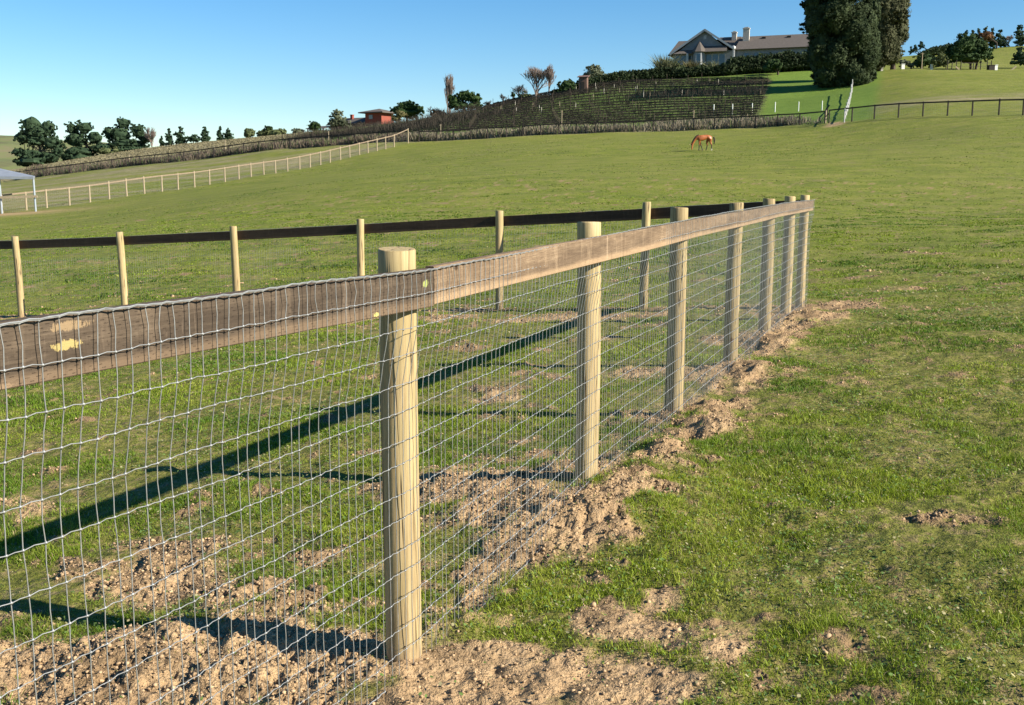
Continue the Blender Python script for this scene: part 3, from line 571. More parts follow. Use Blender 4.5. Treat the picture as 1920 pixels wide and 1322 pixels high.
ff = thing('wire_fence', 'back fence of pale posts and dark shaded board, reaching the left edge', 'fence', (FAR[2][0], FAR[2][1], zfar[2]))
for i, (p, z) in enumerate(zip(FAR[1:], zfar[1:])):
    V, Fc = pole_mesh(.066, 1.62, seed=i+40, seg=18, rings=8); o = link('post', newmesh('post', V, Fc, M['post'], True), ff, (p[0], p[1], z)); o.rotation_euler = (random.uniform(-.012, .012), random.uniform(-.012, .012), i*1.9); child_fix(o, ff)
for i in range(0, 8, 2): rail(FAR, zfar, i, i+2, 1, M['board_shade'], ff, (-.004 if i else -.07, 0), .067, .165)
cf = path_pt(FAR, 0)[2]
wm2 = wire_mesh(FAR, .15, cf[-1], lambda s: np.interp(s, cf, zfar)+RT, 1, .067+.036+.006, .075, 'wire_mesh', ff, 9, sub=1, detail=False); child_fix(wm2, ff)

# ------------------------------------------------------------------ far fences
def field_fence(pts, dist, name, label, m_post, m_rail, H, pw, rail_hs, mesh_rows=0, tops=None, last_up=0., rail_w=.14):
    P = [at(u, v, dist(u)) for u, v in pts]; P = [np.array([p[0], p[1], g1(p[0], p[1])]) for p in P]
    t = thing(name, label, 'fence', tuple(P[0])); b0 = P[0]
    for i, p in enumerate(P):
        q = MB(); hh = H*random.uniform(.97, 1.05)+(last_up if i == len(P)-1 else 0); q.cyl((0, 0, -.3), (random.uniform(-.03, .03), random.uniform(-.03, .03), hh), pw/2*1.05, pw/2, 7); q.build('post', m_post, t, loc=tuple(p-b0))
    for rh in rail_hs:
        q = MB()
        for k, (a, b) in enumerate(zip(P[:-1], P[1:])):
            e = last_up if k == len(P)-2 else 0
            q.bar(a-b0+np.array([0, -.07, rh]), b-b0+np.array([0, -.07, rh+e]), .04, rail_w, (0, 0, 1))
        q.build('rail', m_rail, t)
    if mesh_rows:
        q = MB()
        for j in range(mesh_rows):
            zz = .05+j*(H-.25)/mesh_rows
            for a, b in zip(P[:-1], P[1:]): q.bar(a-b0+np.array([0, -.03, zz]), b-b0+np.array([0, -.03, zz]), .004)
        for a, b in zip(P[:-1], P[1:]):
            for k in range(1, 12): c = a+(b-a)*k/12-b0; q.bar(c+np.array([0, -.03, .02]), c+np.array([0, -.03, H-.2]), .003)
        q.build('wire_mesh', M['wire'], t)
    return t, P
field_fence(LIGHT, dist_light, 'board_fence', 'long pale wooden fence running up the pasture at left to the hill corner', M['lightwood'], M['fadedwood'], 1.5, .15, (1.40,), 5, last_up=.35, rail_w=.11)
field_fence(DARK1, dist_dark, 'board_fence', 'black wooden fence across the hillside, left stretch below the dry grass', M['darkwood'], M['darkwood'], 1.45, .15, (1.36,), 4)
field_fence(DARK2[1:], dist_dark, 'board_fence', 'black wooden fence along the foot of the vineyard', M['darkwood'], M['darkwood'], 1.42, .15, (1.34,), 4)
field_fence(DARK3, dist_dark, 'board_fence', 'black wooden fence across the right hillside, higher than the vineyard stretch', M['darkwood'], M['darkwood'], 1.5, .15, (1.42,), 4)
p = at(1547, 235, 117); gp_ = thing('gate', 'narrow leaning pale gate between the two black fence stretches', 'gate', (p[0], p[1], g1(p[0], p[1])))
q = MB(); q.cyl((0, 0, -.3), (.02, 0, 1.55), .11, .10, 8); q.build('post', M['lightwood'], gp_)
q = MB(); pe = at(1554, 230, 116)-p; q.bar((0, 0, 1.45), (pe[0], pe[1], 1.95), .05, .12); q.bar((0, 0, .75), (pe[0], pe[1], 1.1), .04, .10); q.bar((pe[0]*.5, pe[1]*.5, .2), (pe[0]*.5, pe[1]*.5, 1.65), .05, .1); q.build('rail', M['darkwood'], gp_)
# white fence going uphill beside the big tree
wf = [at(u, v, Y) for u, v, Y in [(1583,227,113),(1585,221,117),(1587,215,121),(1589,208,126),(1591,200,132),(1593,192,138),(1595,184,145),(1597,177,152)]]
wf = [np.array([p[0], p[1], g1(p[0], p[1])]) for p in wf]
t = thing('board_fence', 'whitewashed fence seen end on, climbing the slope beside the big dark tree', 'fence', tuple(wf[0]))
for i, p in enumerate(wf):
    q = MB(); q.cyl((0, 0, -.3), (0, 0, 1.45+(.3 if i > 5 else 0)), .07, .06, 7); q.build('post', M['whitewood'], t, loc=tuple(p-wf[0]))
for rh in (.6, 1.3):
    q = MB()
    for a, b in zip(wf[:-1], wf[1:]): q.bar(a-wf[0]+np.array([.1, 0, rh]), b-wf[0]+np.array([.1, 0, rh]), .03, .10)
    q.build('rail', M['whitewood'], t)

# ------------------------------------------------------------------ trees
def quads_at(C, s, nrm=None, asp=.6, rg=RNG):
    n = len(C); d = rg.normal(size=(n, 3)); d /= np.linalg.norm(d, axis=1, keepdims=True)
    if nrm is not None: d = d*.75+nrm; d /= np.linalg.norm(d, axis=1, keepdims=True)
    a = np.cross(d, rg.normal(size=(n, 3))); a /= np.linalg.norm(a, axis=1, keepdims=True)+1e-9; b = np.cross(d, a)
    s = (s*rg.uniform(.6, 1.4, n))[:, None]; a = a*s; b = b*s*asp
    V = np.stack([C-a, C-b*.9, C+a, C+b*.9], 1).reshape(-1, 3); return V, np.arange(n*4).reshape(n, 4)
def crown_pts(lobes, n, rg, clump=.28, hollow=.55, core=True):
    vol = np.array([l[3]*l[4]*l[5] for l in lobes])**.67; cnt = np.maximum((n*vol/vol.sum()).astype(int), 8); C = []; N_ = []
    for (cx, cy, cz, rx, ry, rz), k in zip(lobes, cnt):
        nc = max(int(k/26), 5); d = rg.normal(size=(nc, 3)); d /= np.linalg.norm(d, axis=1, keepdims=True); rad = rg.uniform(hollow, 1.02, nc)[:, None]
        cc = d*rad; q = rg.integers(0, nc, k); off = rg.normal(size=(k, 3)); off /= np.linalg.norm(off, axis=1, keepdims=True); off *= (rg.random((k, 1))**.5)*clump*rg.uniform(.6, 1.3, nc)[q][:, None]
        pt = cc[q]+off*np.array([1, 1, .8]); C.append(pt*np.array([rx, ry, rz])+np.array([cx, cy, cz])); nn = off/ (np.linalg.norm(off, axis=1, keepdims=True)+1e-9)*.7+d[q]*.8; N_.append(nn)
    return np.concatenate(C), np.concatenate(N_)
def blob(V, Fc, c, r, rg, k=0):
    th = np.linspace(0, PI, 8)[1:-1]; ph = np.arange(10)*2*PI/10; vs = [(0, 0, 1)]
    for a in th:
        for b in ph: vs.append((math.sin(a)*math.cos(b), math.sin(a)*math.sin(b), math.cos(a)))
    vs.append((0, 0, -1)); vs = np.array(vs)*rg.uniform(.8, 1.1, (len(vs), 1))*np.array(r)+np.array(c); b0 = len(V); V += vs.tolist(); n = len(vs)
    for j in range(10):
        Fc.append((b0, b0+1+j, b0+1+(j+1) % 10)); Fc.append((b0+n-1, b0+n-11+(j+1) % 10, b0+n-11+j))
        for i in range(5): a = b0+1+i*10; Fc.append((a+j, a+10+j, a+10+(j+1) % 10, a+(j+1) % 10))
def tree(name, label, lobes_px, Y, leafmat, base, n=3000, leaf=.28, trunks=((0, .25),), barkm=None, group=None, cat='tree', core=.68, clump=.28, depth=.85, droop=False, hollow=.55, rag=7):
    """lobes_px: measured crown masses (u, v, ru, rv[, dY]); base (u): trunk foot; all turned into real sizes at depth Y"""
    rg = np.random.default_rng(abs(hash(label)) % 9999 if False else sum(map(ord, label)) % 9973)
    k = Y/F; lob = []
    for l in lobes_px:
        u, v, ru, rv = l[:4]; dy = l[4] if len(l) > 4 else 0; c = at(u, v, Y+dy); lob.append((c[0], c[1], c[2], ru*k, ru*k*depth, rv*k))
    sub = []
    for (cx, cy, cz, rx, ry, rz) in lob:
        sub.append((cx, cy, cz, rx*.82, ry*.82, rz*.82))
        for _ in range(rag):
            d = rg.normal(size=3); d /= np.linalg.norm(d); q_ = rg.uniform(.62, .9); e_ = rg.uniform(.28, .46); mm = min(rx, rz)*.6+max(rx, rz)*.4
            sub.append((cx+d[0]*rx*q_, cy+d[1]*ry*q_, cz+d[2]*rz*q_, mm*e_*rg.uniform(.9, 1.4), mm*e_, mm*e_*rg.uniform(.7, 1.1)))
    big_lob = lob; lob = sub
    bx = at(base, 300, Y)[0]; bz = g1(bx, Y); root = thing(name, label, cat, (bx, Y, bz), group=group); O = np.array([bx, Y, bz])
    C, N_ = crown_pts(lob, int(n*1.9), rg, clump, hollow); C = C-O
    leaf *= .8; V, Fq = quads_at(C, leaf, N_, .62 if not droop else .45, rg); cr = newmesh('crown', V, Fq, leafmat); crown = link('crown', cr, root)
    if core:
        v2, f2 = [], []
        for (cx, cy, cz, rx, ry, rz) in big_lob: blob(v2, f2, np.array([cx, cy, cz])-O, np.array([rx, ry, rz])*core, rg)
        # joined into the crown so it reads as one mass of foliage
        allv = np.concatenate([V, np.array(v2)]); me = newmesh('crown', allv, [tuple(int(i) for i in f) for f in Fq]+[tuple(i+len(V) for i in f) for f in f2], leafmat); crown.data = me
    q = MB(); top = max(l[2] for l in lob)-bz
    for (dx, r) in trunks:
        lo = min(big_lob, key=lambda l: abs(l[0]-bx-dx)+abs(l[2]-bz)*.2); tgt = np.array([lo[0]-bx, lo[1]-Y, lo[2]-bz]); mid = np.array([dx, 0, tgt[2]*.45])
        q.cyl((dx*.7, 0, -.4), tuple(mid), r, r*.75, 8); q.cyl(tuple(mid), tuple(tgt), r*.75, r*.35, 7)
        for l in big_lob:
            e = np.array([l[0]-bx, l[1]-Y, l[2]-bz]); s = mid*.8+e*.0; q.cyl(tuple(mid), tuple(e), r*.4, r*.12, 5)
    q.build('trunk', barkm or M['bark'], root); return root
def bare_tree(name, label, u, vbase, vtop, wpx, Y, spread=.5, m=None, upright=.6, levels=5, r0=.22, twig=.022, group=None, trunks=1, seed=1):
    rg = random.Random(seed); x = at(u, vbase, Y)[0]; z = g1(x, Y); H = (at(u, vtop, Y)[2]-z); root = thing(name, label, 'tree', (x, Y, z), group=group); q = MB(); tw = MB()
    def grow(p, d, L, r, lv):
        e = p+d*L; (q if lv < 3 else tw).cyl(tuple(p), tuple(e), max(r, twig), max(r*.7, twig*.8), 5 if lv < 3 else 3)
        if lv >= levels: return
        for i in range(3 if lv else 4):
            nd = Vector((rg.gauss(0, spread), rg.gauss(0, spread), rg.uniform(.1, 1)*upright)); nd = (d*.9+nd).normalized(); grow(p+d*L*rg.uniform(.55, 1.), nd, L*rg.uniform(.76, .95), r*.66, lv+1)
    for k in range(trunks): grow(Vector((rg.uniform(-1, 1)*(trunks > 1)*wpx*Y/F*.25, 0, -.2)), Vector((rg.uniform(-.08, .08), 0, 1)), H*.25, r0, 0)
    q.build('trunk', m or M['palebark'], root); tw.build('twigs', m or M['palebark'], root); return root

# pine clumps on the left skyline
GP = 'dark pines on the left skyline'
tree('pine_tree', 'tallest spreading dark pine at far left of the skyline', [(60,234,22,19),(72,248,30,16),(44,258,24,14),(90,240,17,17),(70,262,26,16),(35,285,16,9),(98,268,20,15),(60,292,30,15),(92,296,24,15),(110,280,12,18),(50,306,20,10),(65,302,44,13)], 236, M['pine'], 66, 5200, .34, ((-2, .35), (1.2, .35), (3.2, .3)), core=.74, clump=.24, rag=10)
tree('pine_tree', 'rounded dark pine, second clump from the left, touching the tallest', [(134,241,12,12),(158,240,18,14),(142,262,24,17),(178,258,18,14),(150,285,36,14),(190,278,22,12),(125,295,14,10),(150,296,42,10)], 238, M['pine'], 152, 4600, .34, ((-1.5, .3), (1.5, .32)), core=.74, clump=.24, rag=10)
tree('pine_tree', 'broad dark pine, third clump with a stepped top', [(204,248,12,13),(232,231,15,12),(226,252,24,17),(258,246,16,14),(272,260,16,10),(240,270,38,12),(210,276,20,10),(242,280,44,9)], 240, M['pine'], 236, 4600, .34, ((-1.2, .3), (1.6, .3)), core=.74, clump=.24, rag=10)
tree('pine_tree', 'small low green bush-like pine at the foot of the big pine clumps', [(200,283,14,8),(216,282,10,6)], 232, M['olive'], 205, 700, .3, ((0, .12),), core=.6)
for i, (u, v0, w, vb, lb) in enumerate([(303,255,4,275,'tiny thin pine alone right of the bare tree'),(317,240,8,272,'slim pointed pine, first of the small skyline pines'),(339,236,13,270,'wide small skyline pine with a peaked top'),(364,252,14,264,'low small pine between two peaked skyline pines'),(384,236,10,264,'peaked small skyline pine in the middle of the row'),(412,236,7,262,'narrow pointed small skyline pine near the right end of the row'),(428,241,11,262,'last small skyline pine at the right end of the row')]):
    hh = vb-v0; tree('pine_tree', lb, [(u, v0+hh*.18, w*.35, hh*.18), (u-w*.2, v0+hh*.5, w*.8, hh*.22), (u+w*.25, v0+hh*.75, w*.95, hh*.22), (u, v0+hh*.95, w, hh*.12)], 235, M['pine'], u, 700, .28, ((0, .15),), group=GP, core=.5, clump=.4)
bare_tree('bare_tree', 'pale leafless tree between the big pines and the small skyline pines', 285, 280, 233, 14, 238, .38, M['palebark'], .9, 5, .16, .03, seed=3)
# olive green bushes on the skyline
for u, v, ru, rv, mt_, lb in [(468,250,11,10,'olive','round olive green bush, leftmost of the skyline bushes'),(492,250,10,8,'olive','small olive bush left of the widest skyline bush'),(518,250,22,10,'olive','widest olive green skyline bush'),(503,244,9,8,'oak','dark bush peeking over the widest olive bush'),(560,248,12,8,'greyleaf','grey green bush right of the olive skyline bushes'),(590,238,13,10,'oak','dark bush at the left end of the red house')]:
    tree('bush', lb, [(u, v, ru, rv), (u+ru*.4, v-rv*.3, ru*.5, rv*.6), (u-ru*.5, v+rv*.3, ru*.5, rv*.6)], 226, M[mt_], u, 900, .26, ((0, .12),), cat='bush')
tree('round_tree', 'brownish round tree in front of the red house', [(634,222,17,14),(645,232,14,12),(625,232,12,12),(634,212,10,8)], 245, M['greyleaf'], 634, 2200, .24, core=.45)
tree('round_tree', 'wide dark oak directly right of the red tower', [(764,200,24,12),(745,206,15,9),(784,205,14,10),(764,212,30,10)], 240, M['oak'], 764, 3000, .28)
tree('bush', 'yellowing bush below the wide oak beside the red tower', [(751,214,13,9),(742,222,12,7)], 225, M['yellowleaf'], 750, 900, .22, cat='bush')
bare_tree('sparse_tree', 'small sparse tree leaning between the wide oak and the bare poplar', 811, 215, 188, 16, 225, .8, M['bark'], .3, 4, .12, .03, seed=8)
bare_tree('bare_poplar', 'tall bare upright poplar behind the dark oak', 842, 214, 146, 18, 235, .16, M['palebark'], 1.6, 5, .2, .03, trunks=4, seed=5)
tree('round_tree', 'dark evergreen oak right of the bare poplar', [(852,188,14,13),(874,180,18,14),(892,186,15,11),(862,198,20,10),(888,198,18,9)], 225, M['oak'], 872, 3600, .28)
bare_tree('sparse_tree', 'tiny sparse tree right of the dark evergreen oak', 914, 205, 180, 10, 222, .8, M['bark'], .3, 4, .1, .028, seed=18)
bare_tree('sparse_tree', 'thin sparse tree left of the small round bush', 945, 203, 168, 12, 220, .7, M['bark'], .4, 4, .1, .028, seed=28)
tree('bush', 'small round dark bush beside the thin sparse tree', [(962,178,5,5)], 218, M['oak'], 962, 250, .2, cat='bush')
tree('bush', 'green bush under the big leafless tree', [(985,182,14,9),(972,188,12,8),(1000,190,14,9)], 212, M['olive'], 985, 1200, .22, cat='bush')
bare_tree('bare_tree', 'big leafless tree with fine twigs left of the dark oak', 1005, 200, 116, 60, 208, .5, M['palebark'], .75, 6, .22, .024, seed=11)
bare_tree('bare_tree', 'slim leafless tree close beside the big leafless one', 1029, 198, 124, 18, 208, .25, M['palebark'], 1.2, 6, .18, .024, seed=12)
bare_tree('bare_tree', 'low leafless tree left of the big leafless one', 975, 200, 150, 24, 212, .5, M['palebark'], .6, 5, .14, .024, seed=13)
tree('round_tree', 'dark rounded oak left of the small wooden hut', [(1064,160,18,14),(1054,172,14,12),(1076,172,14,12)], 206, M['oak'], 1064, 2600, .26)
tree('round_tree', 'grey green round tree behind the small wooden hut', [(1115,136,20,13),(1104,144,12,9),(1128,142,12,9),(1116,126,10,6)], 222, M['greyleaf'], 1115, 2600, .2, core=.4, clump=.4)
for i, (u, v, ru, rv, Y_, mt_, lb) in enumerate([(700,238,20,8,262,'darkbush','dark brown bramble mound hiding the foot of the red tower'),(672,236,16,9,258,'darkbush','dark bramble mound before the low wing of the red house'),(655,241,14,7,250,'greyleaf','grey green shrub at the foot of the red house wing'),(822,214,16,9,228,'darkbush','dark bramble between the wide oak and the bare poplar'),(915,203,14,9,222,'darkbush','dark bramble right of the evergreen oak'),(935,199,12,8,220,'hedge','dark shrub on the ridge left of the thin sparse tree'),(955,194,12,9,218,'darkbush','brown bramble under the small round bush'),(1022,184,14,10,208,'darkbush','brown bramble between the big leafless trees'),(1044,176,12,10,206,'hedge','dark shrub filling the gap left of the dark rounded oak'),(1090,160,12,10,206,'hedge','dark shrub wrapping the small wooden hut')]):
    tree('bush', lb, [(u, v, ru, rv), (u+ru*.5, v+2, ru*.6, rv*.7), (u-ru*.5, v+2, ru*.6, rv*.7)], Y_, M[mt_], u, 1300, .24, cat='bush')
# hedges below the house
def hedge(label, pts, Y, hpx, m, n, leaf=.24, thick=1.4, nm='hedge'):
    """pts: (u, v_base) along the foot; hpx heights"""
    P = [at(u, v, Y_) for u, v, Y_ in pts]; P = [np.array([p[0], p[1], g1(p[0], p[1])]) for p in P]; O = P[0]; rg = np.random.default_rng(len(label)+int(pts[0][0]))
    root = thing(nm, label, nm if nm != 'hedge' else 'hedge', tuple(O)); C = []; V2, F2 = [], []
    seg = [(a, b) for a, b in zip(P[:-1], P[1:])]; Ls = np.array([np.linalg.norm(b-a) for a, b in seg])
    for (a, b), L, h_a, h_b in zip(seg, Ls, hpx[:-1], hpx[1:]):
        k = int(n*L/Ls.sum()); t = rg.random(k); hh = (h_a*(1-t)+h_b*t)*a[1]/F; base = a+(b-a)*t[:, None]-O
        w = np.sqrt(rg.random(k)); an = rg.uniform(0, PI, k); lump = .85+.3*fbm(t*L/1.6, t*0+a[0], 1, 2, 3)
        C.append(base+np.stack([rg.normal(0, .25, k), -np.cos(an)*thick*w.clip(.8), np.maximum(np.sin(an), .05)**.5*hh*lump*w.clip(.75)+0], 1))
        for i in range(int(L/1.3)+1):
            tt = min(i*1.3/L, 1); c = a+(b-a)*tt-O; H_ = (h_a*(1-tt)+h_b*tt)*a[1]/F; blob(V2, F2, c+np.array([0, 0, H_*.42]), (1.1, thick*.7, H_*.46), rg)
    C = np.concatenate(C); V, Fq = quads_at(C, leaf, None, .65, rg); me = newmesh('foliage', np.concatenate([V, np.array(V2)]), [tuple(int(i) for i in f) for f in Fq]+[tuple(i+len(V) for i in f) for f in F2], m)
    link('foliage', me, root); return root
hedge('long dark clipped hedge sloping down from the house to the wooden hut', [(1104,166,210), (1180,156,212), (1250,148,212), (1320,146,211), (1372,146,210)], 0, [20, 20, 20, 17, 20], M['hedge'], 9000)
hedge('tall dark hedge block in front of the long house wing', [(1368,144,211), (1420,143,211), (1500,142,211), (1560,140,210)], 0, [34, 34, 34, 30], M['hedge'], 7000, thick=2.)
tree('bush', 'rounded lighter green bush in the dark hedge before the long wing', [(1452,122,19,12),(1440,128,14,9)], 206, M['oak'], 1452, 1800, .22, cat='bush')
tree('bush', 'dark bush rising against the shaded end of the long wing', [(1478,104,14,10),(1490,112,18,12)], 216, M['hedge'], 1482, 1500, .25, cat='bush')
def sword_plant(label, u, vb, Y, wpx, hpx, n, m, seed):
    rg = np.random.default_rng(seed); x = at(u, vb, Y)[0]; z = g1(x, Y); root = thing('flax_plant', label, 'plant', (x, Y, z)); W_ = wpx*Y/F; H = at(u, vb-hpx, Y)[2]-z
    V = []; Fc = []
    for i in range(n):
        b = np.array([rg.uniform(-.3, .3)*W_, rg.uniform(-.3, .3)*W_, 0]); d = np.array([rg.normal(0, .4)*W_, rg.normal(0, .4)*W_, H*rg.uniform(.6, 1.05)]); s = np.array([rg.uniform(-1, 1), rg.uniform(-1, 1), 0])*.10; k = len(V)
        e = b+d; mdl = b+d*np.array([.4, .4, .65]); V += [b-s, b+s, mdl+s, mdl-s, e]; Fc += [(k, k+1, k+2, k+3), (k+3, k+2, k+4)]
    link('leaves', newmesh('leaves', V, Fc, m), root); return root
sword_plant('large spiky flax plant at the left foot of the house', 1248, 136, 214, 40, 34, 420, M['blade'], 1)
sword_plant('straw tinted spiky flax plant below the house windows', 1296, 135, 214, 26, 22, 260, M['yellowleaf'], 2)
sword_plant('green spiky flax plant below the turret', 1334, 134, 213, 30, 20, 260, M['blade'], 3)
for u, ru, lb, mt_ in [(1270,16,'low green shrub between the flax plants','olive'),(1316,14,'low olive shrub under the turret','olive'),(1352,16,'low green shrub at the right end of the windows','oak'),(1385,12,'pale green shrub above the hedge corner','greyleaf')]:
    tree('bush', lb, [(u, 128, ru, 8), (u+ru*.5, 130, ru*.6, 6)], 213, M[mt_], u, 600, .22, cat='bush')
# the two giants
L1 = [(1560,30,42,46),(1532,40,24,38),(1535,95,22,50),(1560,110,34,52),(1600,60,42,60),(1618,105,30,45),(1590,140,36,34),(1615,150,20,26),(1545,140,24,28),(1628,30,22,42),(1525,8,18,20),(1575,-20,50,40),(1515,20,8,14),(1640,85,12,34),(1634,135,10,22),(1570,158,24,14)]
tree('cypress_tree', 'giant dark drooping tree towering beside the house, its skirt reaching the ground', L1, 172, M['cypress'], 1580, 46000, .26, ((0, .6),), core=.78, clump=.24, hollow=.86, droop=True, rag=3, depth=1.6)
L2 = [(1650,20,34,60),(1650,75,34,55),(1640,110,26,30),(1668,20,34,48),(1688,5,17,30),(1680,60,24,34),(1664,85,26,34),(1672,105,18,20),(1650,60,20,50),(1692,50,10,18),(1645,110,18,18),(1670,-30,34,30),(1628,112,20,14)]
tree('cypress_tree', 'second giant tree with bronzed foliage, behind and right of the first', L2, 186, M['cypress_brown'], 1664, 30000, .30, ((0, .55), (-3, .3)), core=.76, clump=.24, hollow=.86, droop=True, rag=3, depth=1.5)
# right hill
tree('round_tree', 'broad dark oak standing among posts on the right hill', [(1812,84,34,22),(1794,98,24,18),(1834,98,28,19),(1814,108,40,11),(1850,100,14,13),(1784,104,14,11)], 196, M['oak'], 1812, 5200, .26, ((-.5, .28), (.7, .26)), core=.66, clump=.3)
tree('bush', 'olive green rounded bush behind the light pole', [(1735,112,22,14),(1722,118,14,10),(1748,116,16,12)], 205, M['oak'], 1735, 1900, .24, cat='bush')
tree('round_tree', 'slender young light green tree left of the broad oak', [(1764,108,12,10),(1758,116,12,9),(1768,118,9,8)], 193, M['olive'], 1762, 1500, .18, ((0, .1),), core=.35, clump=.45)
tree('bush', 'low brown scrub at the foot of the second giant tree', [(1695,118,12,7),(1706,122,8,5)], 200, M['greyleaf'], 1698, 700, .2, cat='bush')
hedge('dark dome of hedge on the right skyline behind the oak', [(1730,96,250), (1755,94,252), (1782,92,254), (1800,91,256)], 0, [8, 16, 18, 12], M['hedge'], 2500, .26, 2.5)
for i, (u, v0, vb, w, mt_, lb) in enumerate([(1812,55,88,8,'pine','thin pointed conifer, leftmost on the hilltop behind the oak'),(1824,56,88,8,'olive','second hilltop conifer, yellowish green'),(1835,53,88,10,'pine','third hilltop conifer with a peaked top'),(1848,50,88,11,'olive','fourth and tallest hilltop conifer'),(1861,52,88,9,'pine','dark hilltop conifer next to the rust brown tree'),(1876,54,88,12,'pine','separate dark hilltop conifer right of the rust tree'),(1912,44,86,20,'pine','large dark conifer cut by the right edge on the skyline'),(1914,88,122,20,'pine','lower dark conifer at the right edge beside the leaning board')]):
    hh = vb-v0; Yt = 268 if vb < 100 else 198
    tree('conifer', lb, [(u, v0+hh*.15, w*.3, hh*.15), (u-w*.1, v0+hh*.4, w*.6, hh*.18), (u+w*.1, v0+hh*.65, w*.85, hh*.2), (u, v0+hh*.85, w, hh*.14)], Yt, M[mt_], u, 900, .28, ((0, .18),), core=.5, clump=.4)
tree('round_tree', 'rust brown leafed tree among the hilltop conifers', [(1853,68,12,9),(1842,66,7,6)], 262, M['rustleaf'], 1853, 900, .26, core=.5)
bare_tree('bare_tree', 'small grey leafless tree on the hilltop between dark conifers', 1890, 86, 60, 12, 268, .5, M['palebark'], .7, 5, .14, .03, seed=31)
for i, (u, v0, w, lb) in enumerate([(1708,88,4,'tiny distant conifer, leftmost by the second giant tree'),(1716,84,4,'tiny distant conifer in the middle of three'),(1727,78,6,'tiny distant conifer, tallest of three left of the hedge dome')]):
    tree('conifer', lb, [(u, v0+3, w*.5, 4), (u, v0+9, w, 6)], 262, M['pine'], u, 300, .25, ((0, .1),), core=.5)

# ------------------------------------------------------------------ vineyard
def vine_row(k, nrows):
    off = 7.5+k*4.2; rg = np.random.default_rng(100+k)
    dk = np.array([at(u, v, dist_dark(u))[:2] for u, v in DARK1[14:-1]+DARK2]); 
    xs = np.arange(-40, 46, .25); ys = np.interp(xs, dk[:, 0], dk[:, 1], right=dk[-1, 1])
    ker = np.ones(81)/81; ys = np.convolve(np.pad(ys, 40, 'edge'), ker, 'valid')+off
    xr = np.interp(ys, VR[:, 1], VR[:, 0]); xl = -36+max(0, k-6)*3.2; ok = (xs < xr) & (xs > xl)
    xs, ys = xs[ok], ys[ok]
    if len(xs) < 10: return
    zs = h0(xs, ys); O = np.array([xs[0], ys[0], zs[0]])
    ord_ = ['first', 'second', 'third', 'fourth', 'fifth', 'sixth', 'seventh', 'eighth', 'ninth', 'tenth', 'eleventh', 'twelfth', 'thirteenth', 'fourteenth', 'fifteenth', 'sixteenth', 'seventeenth', 'eighteenth', 'nineteenth', 'twentieth', 'twenty-first', 'twenty-second', 'twenty-third', 'twenty-fourth']
    root = thing('vine_row', 'row of bare brown grapevines, %s row uphill from the black fence' % ord_[k], 'grapevines', tuple(O), group='rows of bare grapevines on the hillside')
    n = int((xs[-1]-xs[0])*(36 if k < 12 else 40)); t = rg.uniform(xs[0], xs[-1], n); yy = np.interp(t, xs, ys); zz = np.interp(t, xs, zs)
    tall = 1.15+.35*(fbm(t, t*0+k, .08, 2, 8)); kind = rg.random(n)
    thick = ((k >= 9) & (k <= 11) & (t > 16)) | (t < -9+fbm(t*0+k, t, .1, 2, 3)*6); z0 = np.where(kind < .10, 0, rg.uniform(.62, .85, n)); z1 = np.where(kind < .10, .8, z0+np.where(thick, rg.uniform(.35, 1.0, n), rg.uniform(.04, .26, n))*tall)
    dx = np.where(kind < .10, rg.normal(0, .05, n), rg.normal(0, .35, n)); dy = rg.normal(0, .15, n)
    hor = (kind > .40) & ~thick | (kind > .8); z1 = np.where(hor, z0+rg.normal(0, .08, n), z1); dx = np.where(hor, .7, dx)
    a = np.stack([t, yy+rg.normal(0, .12, n), zz+z0], 1)-O; b = np.stack([t+dx, yy+dy, zz+z1], 1)-O
    w = rg.uniform(.018, .038, n)+np.where(kind < .1, .05, 0); ang = rg.uniform(0, PI, n); s = np.stack([np.cos(ang), np.sin(ang), np.where(hor, 1, 0)], 1)*(w/2)[:, None]
    V = np.stack([a-s, a+s, b+s*.6, b-s*.6], 1).reshape(-1, 3); link('canes', newmesh('canes', V, np.arange(n*4).reshape(n, 4), M['cane']), root)
    q = MB(); 
    for x in np.arange(xs[0], xs[-1]+.1, 6.): y = float(np.interp(x, xs, ys)); z = float(np.interp(x, xs, zs)); xe = min(x+6., xs[-1]); e_ = (xe-O[0], float(np.interp(xe, xs, ys))-O[1], float(np.interp(xe, xs, zs))-O[2]+.85); q.bar((x-O[0], y-O[1], z-O[2]+.85), e_, .11, .13); q.cyl((x-O[0], y-O[1], z-O[2]-.2), (x-O[0], y-O[1], z-O[2]+1.75), .045, .04, 5)
    q.build('trellis', M['bark'], root)
for k in range(18): vine_row(k, 18)
# white tubes and stakes
for i, (u, v0, v1, lb) in enumerate([(1338,198,211,'leftmost of the six tall white tubes above the fence'),(1373,197.5,210,'second of the six tall white tubes above the fence'),(1410,196,208,'third of the six tall white tubes, at the vineyard edge'),(1453,194,206,'fourth white tube, first on the bright lawn'),(1497,193.5,205,'fifth white tube, middle of the lawn'),(1541,192,204,'rightmost white tube on the lawn')]):
    P = ray_ground(u, v1+4, 120); q = MB(); hh = (v1-v0+2)*P[1]/F; q.cyl((0, 0, -.1), (.01, 0, hh+.25), .06, .06, 8); q.cyl((0, 0, hh+.25), (.01, 0, hh+.29), .045, .02, 8)
    tag(q.build('tree_tube', M['plasticwhite'], loc=(P[0], P[1], g1(P[0], P[1]))), lb, 'tube', 'white tubes above the black fence')
def rel(u, v): return '%s %s' % (('far left', 'left', 'middle', 'right')[min(3, int((u-900)/150))], 'part')
